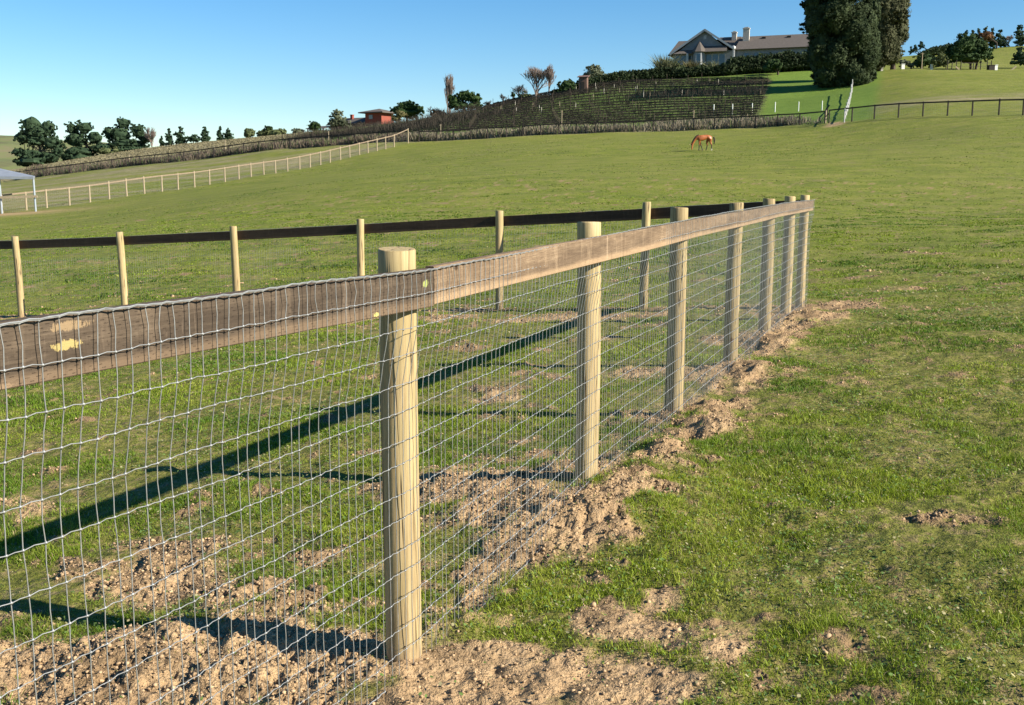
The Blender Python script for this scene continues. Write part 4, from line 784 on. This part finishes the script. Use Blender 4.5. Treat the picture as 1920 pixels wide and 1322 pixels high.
stk = [(1116,163),(1151,166),(1080,170),(1117,171),(1132,175),(1126,180),(1161,174),(1194,169),(1205,171),(1206,179),(1206,183),(1191,172),(1218,182),(1226,178),(1229,162),(1261,165),(1306,157),(1330,156),(1346,158),(1356,180),(1278,178),(1112,186),(1049,201),(1079,203),(939,207),(966,198),(999,201),(1011,207),(968,212),(1015,212),(1425,178)]
stk.sort(); ORD = ['leftmost', 'second', 'third', 'fourth', 'fifth', 'sixth', 'seventh', 'eighth', 'ninth', 'tenth', 'eleventh', 'twelfth', 'thirteenth', 'fourteenth', 'fifteenth', 'sixteenth', 'seventeenth', 'eighteenth', 'nineteenth', 'twentieth', 'twenty-first', 'twenty-second', 'twenty-third', 'twenty-fourth', 'twenty-fifth', 'twenty-sixth', 'twenty-seventh', 'twenty-eighth', 'twenty-ninth', 'thirtieth', 'rightmost']
for i, (u, v) in enumerate(stk):
    P = ray_ground(u, v+5, 125); q = MB(); q.cyl((0, 0, 0), (.02, 0, .75+random.random()*.2), .045, .04, 7); q.cyl((0, 0, .7), (.02, 0, 1.0), .015, .015, 5)
    tag(q.build('vine_guard', M['stucco' if i % 3 else 'lightwood'], loc=(P[0], P[1]-.3, g1(P[0], P[1])+.35)), 'short %s vine guard tube among the bare vine rows, %s counted from the left' % ('pale' if i % 3 else 'tan', ORD[i]), 'vine guard', 'pale guards scattered among the vine rows')
for (u, v0, v1, lb) in [(1053,207,233,'tall pale stake between the fence and the vine rows, left of centre'),(1300,207,236,'grey stake rising behind the black fence below the vineyard'),(616,246,268,'pale stake behind the black fence below the red house'),(826,233,256,'pale stake right of the fence corner'),(242,290,302,'pale stake in the dry hillside left of the fence'),(422,263,285,'pale stake on the skyline behind the black fence')]:
    P = ray_ground(u, v1-6, 100); P = at(u, v1-8, dist_dark(u)+2.5); z = g1(P[0], P[1]); q = MB(); hh = at(u, v0, P[1])[2]-z; q.cyl((0, 0, -.2), (.03, 0, max(hh, 1.5)), .06, .055, 6); q.box(-.1, .1, -.02, .02, max(hh, 1.5)-.18, max(hh, 1.5)-.05)
    tag(q.build('stake', M['lightwood'], loc=(P[0], P[1], z)), lb, 'stake')

# dry weeds between the black fence and the vines
def weed_strip():
    rg = np.random.default_rng(44); n = 60000; dk = np.array([at(u, v, dist_dark(u))[:2] for u, v in DARK1[:-1]+DARK2]); o = np.argsort(dk[:, 0]); dk = dk[o]
    x = rg.uniform(dk[0, 0], dk[-1, 0], n); y = np.interp(x, dk[:, 0], dk[:, 1])+rg.uniform(.2, 6.0, n)*np.where(x < -44, 1.4, 1)
    d = fbm(x, y, .25, 3, 66); keep = rg.random(n) < np.clip((d-.25)*3, .1, 1); x, y, d = x[keep], y[keep], d[keep]; n = len(x); z = h0(x, y)
    h = rg.uniform(.3, .95, n)*(.5+d); yaw = rg.uniform(0, PI, n); w = rg.uniform(.03, .07, n); S = np.stack([np.cos(yaw)*w, np.sin(yaw)*w, 0*w], 1); P = np.stack([x, y, z], 1); T = P+np.stack([rg.normal(0, .2, n), rg.normal(0, .2, n), h], 1)
    V = np.stack([P-S, P+S, T+S*.5, T-S*.5], 1).reshape(-1, 3); me = newmesh('dry_weeds', V, np.arange(n*4).reshape(n, 4), M['clodt'])
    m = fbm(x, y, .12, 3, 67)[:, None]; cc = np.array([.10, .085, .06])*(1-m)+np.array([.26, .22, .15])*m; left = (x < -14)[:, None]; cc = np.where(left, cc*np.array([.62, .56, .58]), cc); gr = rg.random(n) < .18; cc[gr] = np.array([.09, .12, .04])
    cc *= rg.uniform(.6, 1.4, (n, 1)); col_attr(me, 'tint', np.repeat(cc, 4, axis=0)); return link('dry_weeds', me)
M['clodt'] = tint_mat('weed_stalks', .2, .9)
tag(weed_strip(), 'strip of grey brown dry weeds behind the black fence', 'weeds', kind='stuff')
def far_tufts():
    rg = np.random.default_rng(45); n = 40000; x = rg.uniform(-100, -38, n); y = rg.uniform(140, 220, n); kp = ~ground_open(x, y-2.); x, y = x[kp], y[kp]; n = len(x); z = h0(x, y); h = rg.uniform(.06, .22, n); yaw = rg.uniform(0, PI, n); w = rg.uniform(.05, .12, n)
    S = np.stack([np.cos(yaw)*w, np.sin(yaw)*w, 0*w], 1); P = np.stack([x, y, z], 1); T = P+np.stack([rg.normal(0, .1, n), rg.normal(0, .1, n), h], 1); V = np.stack([P-S, P+S, T+S*.5, T-S*.5], 1).reshape(-1, 3); me = newmesh('dry_grass', V, np.arange(n*4).reshape(n, 4), M['clodt'])
    col_attr(me, 'tint', np.repeat(np.array([.21, .185, .105])*rg.uniform(.6, 1.25, (n, 1)), 4, axis=0)); return link('dry_grass', me)
tag(far_tufts(), 'tawny dry grass on the left hilltop', 'dry grass', kind='stuff')

# ------------------------------------------------------------------ houses
M['roofbrown'] = mat('brown_shingles', [(.085, .072, .062), (.125, .106, .092)], 2.5, 8, rough=.9, stretch=(1, 1, 3), bump=.3)
M['wallgrey'] = mat('grey_blue_siding', [(.16, .17, .18), (.23, .24, .25)], 2, rough=.85)
M['trimgrey'] = mat('pale_grey_trim', [(.34, .34, .34), (.42, .42, .42)], 4, rough=.8)
M['glass'] = mat('window_glass', [(.03, .05, .07), (.06, .09, .12)], 1, rough=.08, spec=.8)
M['redwall'] = mat('rust_red_siding', [(.19, .050, .035), (.27, .072, .048)], 2, rough=.85, stretch=(1, 1, 6))
M['darkwall'] = mat('dark_red_brown_wall', [(.07, .03, .025), (.11, .045, .035)], 2, rough=.9)
M['oldwood'] = mat('old_hut_wood', [(.10, .06, .045), (.18, .11, .085)], 4, rough=.9, stretch=(3, 3, .4))
M['tanpanel'] = mat('tan_awning_panel', [(.20, .17, .11), (.26, .22, .15)], 2, rough=.8)
def roofslab(q, p0, p1, p2, p3, t=.18):
    P = [Vector(p) for p in (p0, p1, p2, p3)]; n = (P[1]-P[0]).cross(P[3]-P[0]).normalized()
    if n.z < 0: n = -n
    q.add([p+n*0 for p in P]+[p-n*t for p in P], [(0, 1, 2, 3), (7, 6, 5, 4), (0, 4, 5, 1), (1, 5, 6, 2), (2, 6, 7, 3), (3, 7, 4, 0)])
def main_house():
    Y = 228.; c = at(1378, 122, Y); x0 = c[0]; z0 = g1(x0, Y)-.2; zoff = 0
    base_z = at(1378, 120, Y)[2]-z0                               # floor height over the terrain
    t = thing('house', 'large grey house with a front gable and a long brown roof on the hilltop', 'house', (x0, Y, z0), R(-20)); b = base_z; S = Y/F
    # local x: right along the wing, y: away; wing 0..20, gabled block -13.5..0
    eave = b+3.0; rid = b+6.1
    q = MB(); q.box(0, 21, 0, 9, -2.5, eave); q.build('wall', M['wallgrey'], t)
    q = MB(); q.box(-12.6, -.003, -1.2, 9.5, -2.5, eave-.3); q.add([(-12.2, -1.2, eave-.3), (-1.2, -1.2, eave-.3), (-6.3, -1.2, rid+.9), (-12.2, 5, eave-.3), (-1.2, 5, eave-.3), (-6.3, 5, rid+.9)], [(0, 1, 2), (5, 4, 3), (0, 3, 4, 1), (1, 4, 5, 2), (2, 5, 3, 0)]); q.build('wall', M['wallgrey'], t)
    q = MB(); roofslab(q, (-.2, -.7, eave-.1), (21.6, -.7, eave-.1), (21.6, 4.5, rid), (.6, 4.5, rid)); roofslab(q, (-.2, 9.7, eave-.1), (21.6, 9.7, eave-.1), (21.6, 4.5, rid), (.6, 4.5, rid)); q.build('roof', M['roofbrown'], t)
    rf = MB(); apx = (-6.3, rid+1.15)                               # front gable roof: ridge runs away from the viewer
    roofslab(rf, (-13.6, -1.9, eave-.55), (apx[0], -1.9, apx[1]), (apx[0], 6.5, apx[1]), (-13.6, 6.5, eave-.55)); roofslab(rf, (-.1, -1.9, eave+.1), (apx[0]+.01, -1.9, apx[1]), (apx[0]+.01, 6.5, apx[1]), (-.1, 6.5, eave+.1))
    r1 = rf.build('roof', M['roofbrown'], t)
    q = MB(); q.bar((-13.7, -1.93, eave-.75), (apx[0], -1.93, apx[1]-.2), .06, .42); q.bar((apx[0]+.02, -1.96, apx[1]-.2), (0, -1.96, eave-.1), .06, .42); q.build('trim', M['trimgrey'], r1)
    q = MB(); roofslab(q, (-14.6, .6, eave-.6), (-8, .6, eave-.6), (-8, 5.2, rid-.25), (-13.2, 5.2, rid-.25)); roofslab(q, (-14.6, 9.9, eave-.6), (0, 9.9, eave-.6), (0, 5.2, rid-.25), (-13.2, 5.2, rid-.25)); roofslab(q, (-14.6, .6, eave-.6), (-14.6, 9.9, eave-.6), (-13.2, 5.21, rid-.27), (-13.2, 5.19, rid-.27)); roofslab(q, (-4.2, 2.2, eave+.6), (.4, 2.2, eave+.6), (.4, 5.2, rid+.15), (-4.2, 5.2, rid+.15)); q.build('roof', M['roofbrown'], t)
    q = MB()                                                        # turret roof and lean-to over the windows
    n = 8; cx, cy = -7.3, -1.8; rr = 1.75; ze = eave-.5; vs = [(cx+rr*math.cos(2*PI*i/n+PI/8), cy+rr*math.sin(2*PI*i/n+PI/8), ze) for i in range(n)]+[(cx, cy, ze+2.3)]; q.add(vs, [(i, (i+1) % n, n) for i in range(n)]+[tuple(range(n-1, -1, -1))])
    roofslab(q, (-12.8, -2.8, eave-.75), (-8.2, -2.6, eave-.75), (-8.2, -1.25, eave+.1), (-11.2, -1.25, eave+.1), .12); roofslab(q, (-6.4, -2.9, eave-.55), (-1.4, -2.9, eave-.55), (-1.6, -1.25, eave+.75), (-6.4, -1.25, eave+.75), .12); q.build('porch_roof', M['roofbrown'], t)
    q = MB(); vs = [(cx+1.35*math.cos(2*PI*i/n+PI/8), cy+1.35*math.sin(2*PI*i/n+PI/8), z) for z in (-1.5, ze) for i in range(n)]; q.add(vs, [(i, (i+1) % n, n+(i+1) % n, n+i) for i in range(n)]); q.build('turret', M['wallgrey'], t)
    for (x, w) in [(-12.2, 1.1), (-10.8, 1.1), (-9.5, .8), (-5.4, 1.2), (-4.0, 1.2), (-2.6, 1.2), (-7.3, .9)]:
        yy = -1.2 if x != -7.3 else -3.06
        f = MB(); 
        for a in (x-w/2-.08, x+w/2): f.box(a, a+.08, yy-.06, yy-.003, b-.2, b+2.1)
        f.box(x-w/2, x+w/2, yy-.06, yy-.003, b+2.02, b+2.1); f.box(x-w/2, x+w/2, yy-.06, yy-.003, b-.2, b-.12); fr = f.build('window', M['trimgrey'], t)
        g_ = MB(); g_.box(x-w/2+.002, x+w/2-.002, yy-.03, yy-.004, b-.118, b+2.018); g_.build('pane', M['glass'], fr)
    f = MB(); f.box(-6.6, -6.0, -1.27, -1.203, rid-.9, rid-.1); f.build('vent', M['trimgrey'], t)
    f = MB(); f.box(-9.9, -9.5, -2.9, -2.6, b-.4, b+2.2); f.box(-.35, -.05, -1.6, -1.3, -1.5, eave-.3); f.build('pillar', M['trimgrey'], t)
    for (x, y, w, hh) in [(1.1, 2.6, 1.3, 1.45), (-1.5, 4.2, 1.0, .95)]:
        f = MB(); f.box(x, x+w, y, y+.9, eave, rid+hh-.12); f.box(x-.1, x+w+.1, y-.1, y+1., rid+hh-.12, rid+hh+.1); f.box(x+.2, x+w-.2, y+.2, y+.7, rid+hh+.1, rid+hh+.3); f.build('chimney', M['stucco'], t)
    for x in (5, 10.2, 15.4):
        f = MB(); f.box(x, x+.8, 3.2, 3.7, rid-1., rid-.38); f.build('roof_vent', M['darkwood'], t)
    f = MB(); roofslab(f, (7.2, -2.2, b+.6), (11.2, -2.2, b+.6), (11.2, -.2, b+1.75), (7.6, -.2, b+1.75), .1); f.build('awning', M['tanpanel'], t)
    f = MB(); f.cyl((-.2, -1.0, eave+.2), (-.35, -1.45, eave+.35), .42, .30, 10); f.cyl((-.2, -.7, eave-.3), (-.2, -1., eave+.2), .04, .04, 5); f.build('satellite_dish', M['plasticwhite'], t)
    for x, w in ((1.8, 1.0), (4.0, 1.4), (13.5, 1.4)): f = MB(); f.box(x, x+w, -.05, -.003, b+.8, b+2.1); f.build('window', M['glass'], t)
main_house()
def red_house():
    Y = 275.; c = at(712, 245, Y); z = g1(c[0], Y)-.3; t = thing('house', 'rust red house with a square hip-roofed tower and a low wing behind the brambles', 'house', (c[0], Y, z), R(-30)); T = at(712, 212, Y)[2]-z
    q = MB(); q.box(-2.6, 2.6, -2.6, 2.6, -1, T); q.build('tower', M['redwall'], t)
    q = MB(); vs = [(-3.9, -3.9, T-.15), (3.9, -3.9, T-.15), (3.9, 3.9, T-.15), (-3.9, 3.9, T-.15), (0, 0, T+1.1), (-3.9, -3.9, T+.1), (3.9, -3.9, T+.1), (3.9, 3.9, T+.1), (-3.9, 3.9, T+.1)]
    q.add(vs, [(3, 2, 1, 0), (0, 1, 6, 5), (1, 2, 7, 6), (2, 3, 8, 7), (3, 0, 5, 8), (5, 6, 4), (6, 7, 4), (7, 8, 4), (8, 5, 4)]); q.build('tower_roof', M['roofbrown'], t)
    q = MB(); q.box(-15, -2.603, -1.5, 4, -1, T-2.6); q.build('wall', M['darkwall'], t)
    q = MB(); roofslab(q, (-16, -2.3, T-2.7), (-2.61, -2.3, T-2.7), (-2.61, 1.2, T-.9), (-14, 1.2, T-.9)); roofslab(q, (-16, 4.6, T-2.7), (-2.61, 4.6, T-2.7), (-2.61, 1.2, T-.9), (-14, 1.2, T-.9)); q.build('roof', M['roofbrown'], t)
    q = MB(); q.box(-9.8, -9.1, .3, 1., T-2, T-.25); q.box(-9.88, -9.02, .22, 1.08, T-.25, T-.1); q.build('chimney', M['redwall'], t)
    for (x, y0, y1, ax) in [(2.6, -1.2, -.2, 1), (2.6, .5, 1.5, 1)]:
        f = MB(); f.box(x+.003, x+.05, y0, y1, T-4.4, T-3.0); f.build('window', M['glass'], t)
    f = MB(); f.box(2.603, 2.66, -2.0, -.6, T-5.6, T-4.5); f.build('door', M['plasticwhite'], t)
    f = MB(); f.box(-1.4, -.2, -2.66, -2.603, T-1.6, T-.6); f.build('window', M['glass'], t)
    f = MB(); roofslab(f, (-22, -3.4, T-3.5), (-15.6, -3.4, T-3.5), (-15.6, .2, T-2.8), (-22, .2, T-2.8)); f.build('porch_roof', M['roofbrown'], t)
    f = MB()
    for x in (-21.6, -19, -16.4): f.box(x, x+.25, -3.2, -2.95, -1, T-3.55)
    f.build('porch_post', M['darkwall'], t)
red_house()
# wooden hut
p = at(1094, 172, 200); z = g1(p[0], 200); t = thing('wooden_hut', 'narrow old wooden hut at the left end of the long hedge', 'hut', (p[0], 200, z), R(-15)); T = at(1094, 145, 200)[2]-z
q = MB(); q.box(-.75, .75, -.7, .7, -.4, T); q.build('wall', M['oldwood'], t); q = MB(); roofslab(q, (-1.05, -1, T+.02), (1.05, -1, T+.02), (1.05, 1, T+.45), (-1.05, 1, T+.45), .12); q.build('roof', M['oldwood'], t)
q = MB(); q.box(-.3, .3, -.75, -.703, -.1, T*.7); q.build('door', M['darkwood'], t)
# shed at the left edge
p = at(70, 391, 80.); z = g1(p[0], p[1]); t = thing('field_shelter', 'open grey metal roofed shelter on blue steel posts at the left edge', 'shelter', (p[0], p[1], z)); T = at(70, 333, 80)[2]-z
q = MB(); roofslab(q, (.15, -.5, T+.02), (-8, -.5, T+.02), (-8, 4.2, T+1.45), (-.05, .1, T+.12), .12); 
q.bar((.12, -.54, T-.02), (-8, -.54, T-.02), .06, .2); q.build('roof', M['roofmetal'], t)
for (x, y) in ((0, -.3), (-2.6, -.25), (-5.2, -.3), (-7.8, 3.6)):
    q = MB(); q.cyl((x, y, -.3), (x, y, T if y < 1 else T+1), .075, .075, 8); q.build('post', M['bluemetal'], t)
q = MB(); q.bar((.25, -.42, 1.18), (-7.8, -.42, .95), .05, .17); q.build('rail', M['lightwood'], t)
# small things on the right hill
def boxthing(nm, lb, cat, u, v, Y, w, hgt, m, lid=True):
    P = at(u, v, Y); z = g1(P[0], Y); q = MB(); q.box(-w/2, w/2, -w/2, w/2, -.1, hgt)
    if lid: q.box(-w/2-.05, w/2+.05, -w/2-.05, w/2+.05, hgt+.003, hgt+.08)
    q.cyl((w/2+.05, 0, -.1), (w/2+.05, 0, hgt*.7), .03, .03, 5)
    tag(q.build(nm, m, loc=(P[0], Y, z)), lb, cat)
boxthing('utility_box', 'white utility box on the grass right of the giant trees', 'utility box', 1692, 133, 186, .55, .85, M['plasticwhite'])
boxthing('utility_box', 'small tan utility box at the foot of the second giant tree', 'utility box', 1653, 132, 184, .35, .55, M['stucco'])
boxthing('bin', 'black bin beside the white container near the broad oak', 'bin', 1858, 126, 190, 1.0, .75, M['darkwood'])
boxthing('bin', 'white container beside the black bin near the broad oak', 'container', 1867, 126, 190, .5, .8, M['plasticwhite'])
boxthing('beehive', 'small white box under the olive bush by the light pole', 'box', 1747, 125, 194, .4, .9, M['plasticwhite'])
P = at(1728, 128, 192); q = MB(); q.cyl((0, 0, -.3), (0, 0, 3.0), .10, .07, 7); q.bar((-.3, 0, 2.8), (.3, 0, 2.8), .06); tag(q.build('pole', M['lightwood'], loc=(P[0], 192, g1(P[0], 192))), 'plain pale wooden pole in front of the olive bush', 'pole')
fp = [(1776,133,190),(1784,133,190),(1793,131,191),(1801,132,190),(1825,131,192),(1838,131,192),(1851,130,193),(1858,131,193)]
P = [at(*a) for a in fp]; P = [np.array([a[0], a[1], g1(a[0], a[1])]) for a in P]; t = thing('post_fence', 'rough fence of dark posts and thin rails around the broad oak', 'fence', tuple(P[0]))
for i, a in enumerate(P): q = MB(); q.cyl((0, 0, -.2), (random.uniform(-.08, .08), 0, random.uniform(1.2, 1.7)), .09, .07, 6); q.build('post', M['darkwood'], t, loc=tuple(a-P[0]))
q = MB()
for a, b in zip(P[:-1], P[1:]): q.bar(a-P[0]+np.array([0, 0, 1.15]), b-P[0]+np.array([0, 0, 1.15]), .04, .07); q.bar(a-P[0]+np.array([0, 0, .6]), b-P[0]+np.array([0, 0, .6]), .03, .05)
q.build('rail', M['darkwood'], t)
for u0, u1, va, vb, lb in [(1792,1799,124,130,'leaning pale board by the left dark posts'),(1897,1906,125,118,'leaning pale board below the lower right conifer')]:
    A = at(u0, va, 189); B = at(u1, vb, 189); z = g1(A[0], 189); lift = z-min(A[2], B[2]); q = MB(); q.bar((0, 0, A[2]+lift-z+.02), (B[0]-A[0], 0, B[2]+lift-z+.02), .06, .22); tag(q.build('board', M['lightwood'], loc=(A[0], 189, z)), lb, 'board')

# distant hill at far left
def hills():
    xs = np.linspace(-420, -150, 60); V = []; Fc = []
    ys = np.linspace(360, 640, 24)
    for j, y in enumerate(ys):
        for x in xs: t = (y-360)/280; u = 960+F*x/(y); hgt = 22*math.exp(-((x+235)/70)**2)*math.sin(min(t*1.4, 1)*PI/2)+4; V.append((x, y, -8+(10.+11.5*math.exp(-((x+245)/75)**2)+5)*math.sin(min(t*1.9, 1)*PI/2)+float(fbm([x], [y], .03, 3, 4)[0])*6))
    n = len(xs)
    for j in range(len(ys)-1):
        for i in range(n-1): Fc.append((j*n+i, j*n+i+1, (j+1)*n+i+1, (j+1)*n+i))
    tag(link('hills', newmesh('hills', V, Fc, mat('far_hill', [(.09, .075, .045), (.13, .15, .05), (.17, .13, .08)], .05, 8, coords='Object'), True)), kind='structure')
hills()

# ------------------------------------------------------------------ horse
def horse():
    K_ = at(1320, 282.5, 95); zz = g1(K_[0], 95.); root = thing('horse', 'chestnut bay horse with black legs grazing alone on the upper pasture', 'horse', (K_[0], 95., zz), R(4))
    # skeleton (x: tail +, head -), metres; radius
    N_ = [('pelvis', (.52, 0, 1.22), .26), ('loin', (.22, 0, 1.21), .25), ('barrel', (-.08, 0, 1.14), .285), ('girth', (-.40, 0, 1.14), .275), ('chest', (-.60, 0, 1.16), .22), ('neck1', (-.80, 0, 1.08), .17), ('neck2', (-.98, 0, .82), .125), ('poll', (-1.10, 0, .56), .10), ('face', (-1.13, 0, .36), .085), ('nose', (-1.14, 0, .14), .062), ('muz', (-1.14, 0, .06), .052),
          ('rump', (.72, 0, 1.18), .18), ('withers', (-.42, 0, 1.34), .10)]
    E_ = [(0, 1), (1, 2), (2, 3), (3, 4), (4, 5), (5, 6), (6, 7), (7, 8), (8, 9), (9, 10), (0, 11), (3, 12)]
    def leg(root_i, pts):
        p = root_i
        for (c, r) in pts: N_.append(('l', c, r)); E_.append((p, len(N_)-1)); p = len(N_)-1
    leg(3, [((-.48, -.13, .88), .115), ((-.50, -.14, .64), .062), ((-.50, -.14, .47), .052), ((-.51, -.14, .25), .034), ((-.51, -.14, .12), .038), ((-.54, -.14, .02), .05)])
    leg(3, [((-.42, .13, .88), .115), ((-.33, .14, .64), .062), ((-.27, .14, .46), .052), ((-.17, .14, .26), .034), ((-.13, .14, .12), .038), ((-.13, .14, .02), .05)])
    leg(0, [((.58, -.14, .95), .15), ((.50, -.15, .76), .095), ((.66, -.15, .54), .055), ((.66, -.15, .30), .038), ((.68, -.15, .12), .038), ((.66, -.15, .02), .05)])
    leg(0, [((.40, .14, .95), .15), ((.26, .15, .76), .095), ((.34, .15, .52), .055), ((.28, .15, .30), .038), ((.24, .15, .12), .038), ((.20, .15, .02), .05)])
    me = bpy.data.meshes.new('body'); me.from_pydata([n[1] for n in N_], E_, []); o = bpy.data.objects.new('body', me); COL.objects.link(o)
    sk = o.modifiers.new('skin', 'SKIN'); sk.use_smooth_shade = True
    for i, n in enumerate(N_): v = me.skin_vertices[0].data[i]; v.radius = (n[2]*1.1, n[2]*(.92 if i < 12 else 1.1)); v.use_root = (i == 0)
    ss = o.modifiers.new('sub', 'SUBSURF'); ss.levels = 2; ss.render_levels = 2
    dg = bpy.context.evaluated_depsgraph_get(); me2 = bpy.data.meshes.new_from_object(o.evaluated_get(dg)); bpy.data.objects.remove(o)
    m = bpy.data.materials.new('chestnut_coat'); m.use_nodes = True; nt = m.node_tree; p = nt.nodes['Principled BSDF']; sp = nt.nodes.new('ShaderNodeSeparateXYZ'); nt.links.new(mapping(nt, (1, 1, 1)), sp.inputs[0])
    c = ramp(nt, noise(nt, mapping(nt, (1, 1, 1)), 5, 3), [(.35, (.25, .068, .017)), (.65, (.37, .115, .030))])
    leg_ = mathn(nt, 'MULTIPLY', ramp(nt, sp.outputs[2], [(.42, 1.), (.62, 0.)]), mathn(nt, 'GREATER_THAN', sp.outputs[0], -.8)); c = mixc(nt, leg_, c, (.012, .009, .008))
    sock = mathn(nt, 'MULTIPLY', mathn(nt, 'GREATER_THAN', sp.outputs[0], .6), mathn(nt, 'LESS_THAN', sp.outputs[2], .17)); c = mixc(nt, sock, c, (.6, .56, .5))
    nt.links.new(c, p.inputs['Base Color']); p.inputs['Roughness'].default_value = .45; me2.materials.clear(); me2.materials.append(m)
    body = link('body', me2, root)
    dk = mat('black_horse_hair', [(.010, .008, .008), (.03, .022, .018)], 9, rough=.7)
    q = MB(); pts = [(.86, 0, 1.20, .06), (.93, 0, 1.05, .075), (.94, 0, .80, .07), (.92, 0, .58, .03)]
    for a, b in zip(pts[:-1], pts[1:]): q.cyl(a[:3], b[:3], a[3], b[3], 8)
    q.build('tail', dk, root, True)
    q = MB(); pts = [(-.55, 0, 1.40), (-.80, 0, 1.26), (-1.00, 0, .98), (-1.15, 0, .68), (-1.2, 0, .50)]
    for a, b in zip(pts[:-1], pts[1:]): q.bar(a, b, .05, .10, (-1, 0, .4))
    q.build('mane', dk, root)
    for s in (-1, 1): q = MB(); q.cyl((-1.17, s*.05, .62), (-1.28, s*.07, .66), .028, .006, 6); q.build('ear', m, root)
    root.scale = (.97, .97, 1.0)
horse()
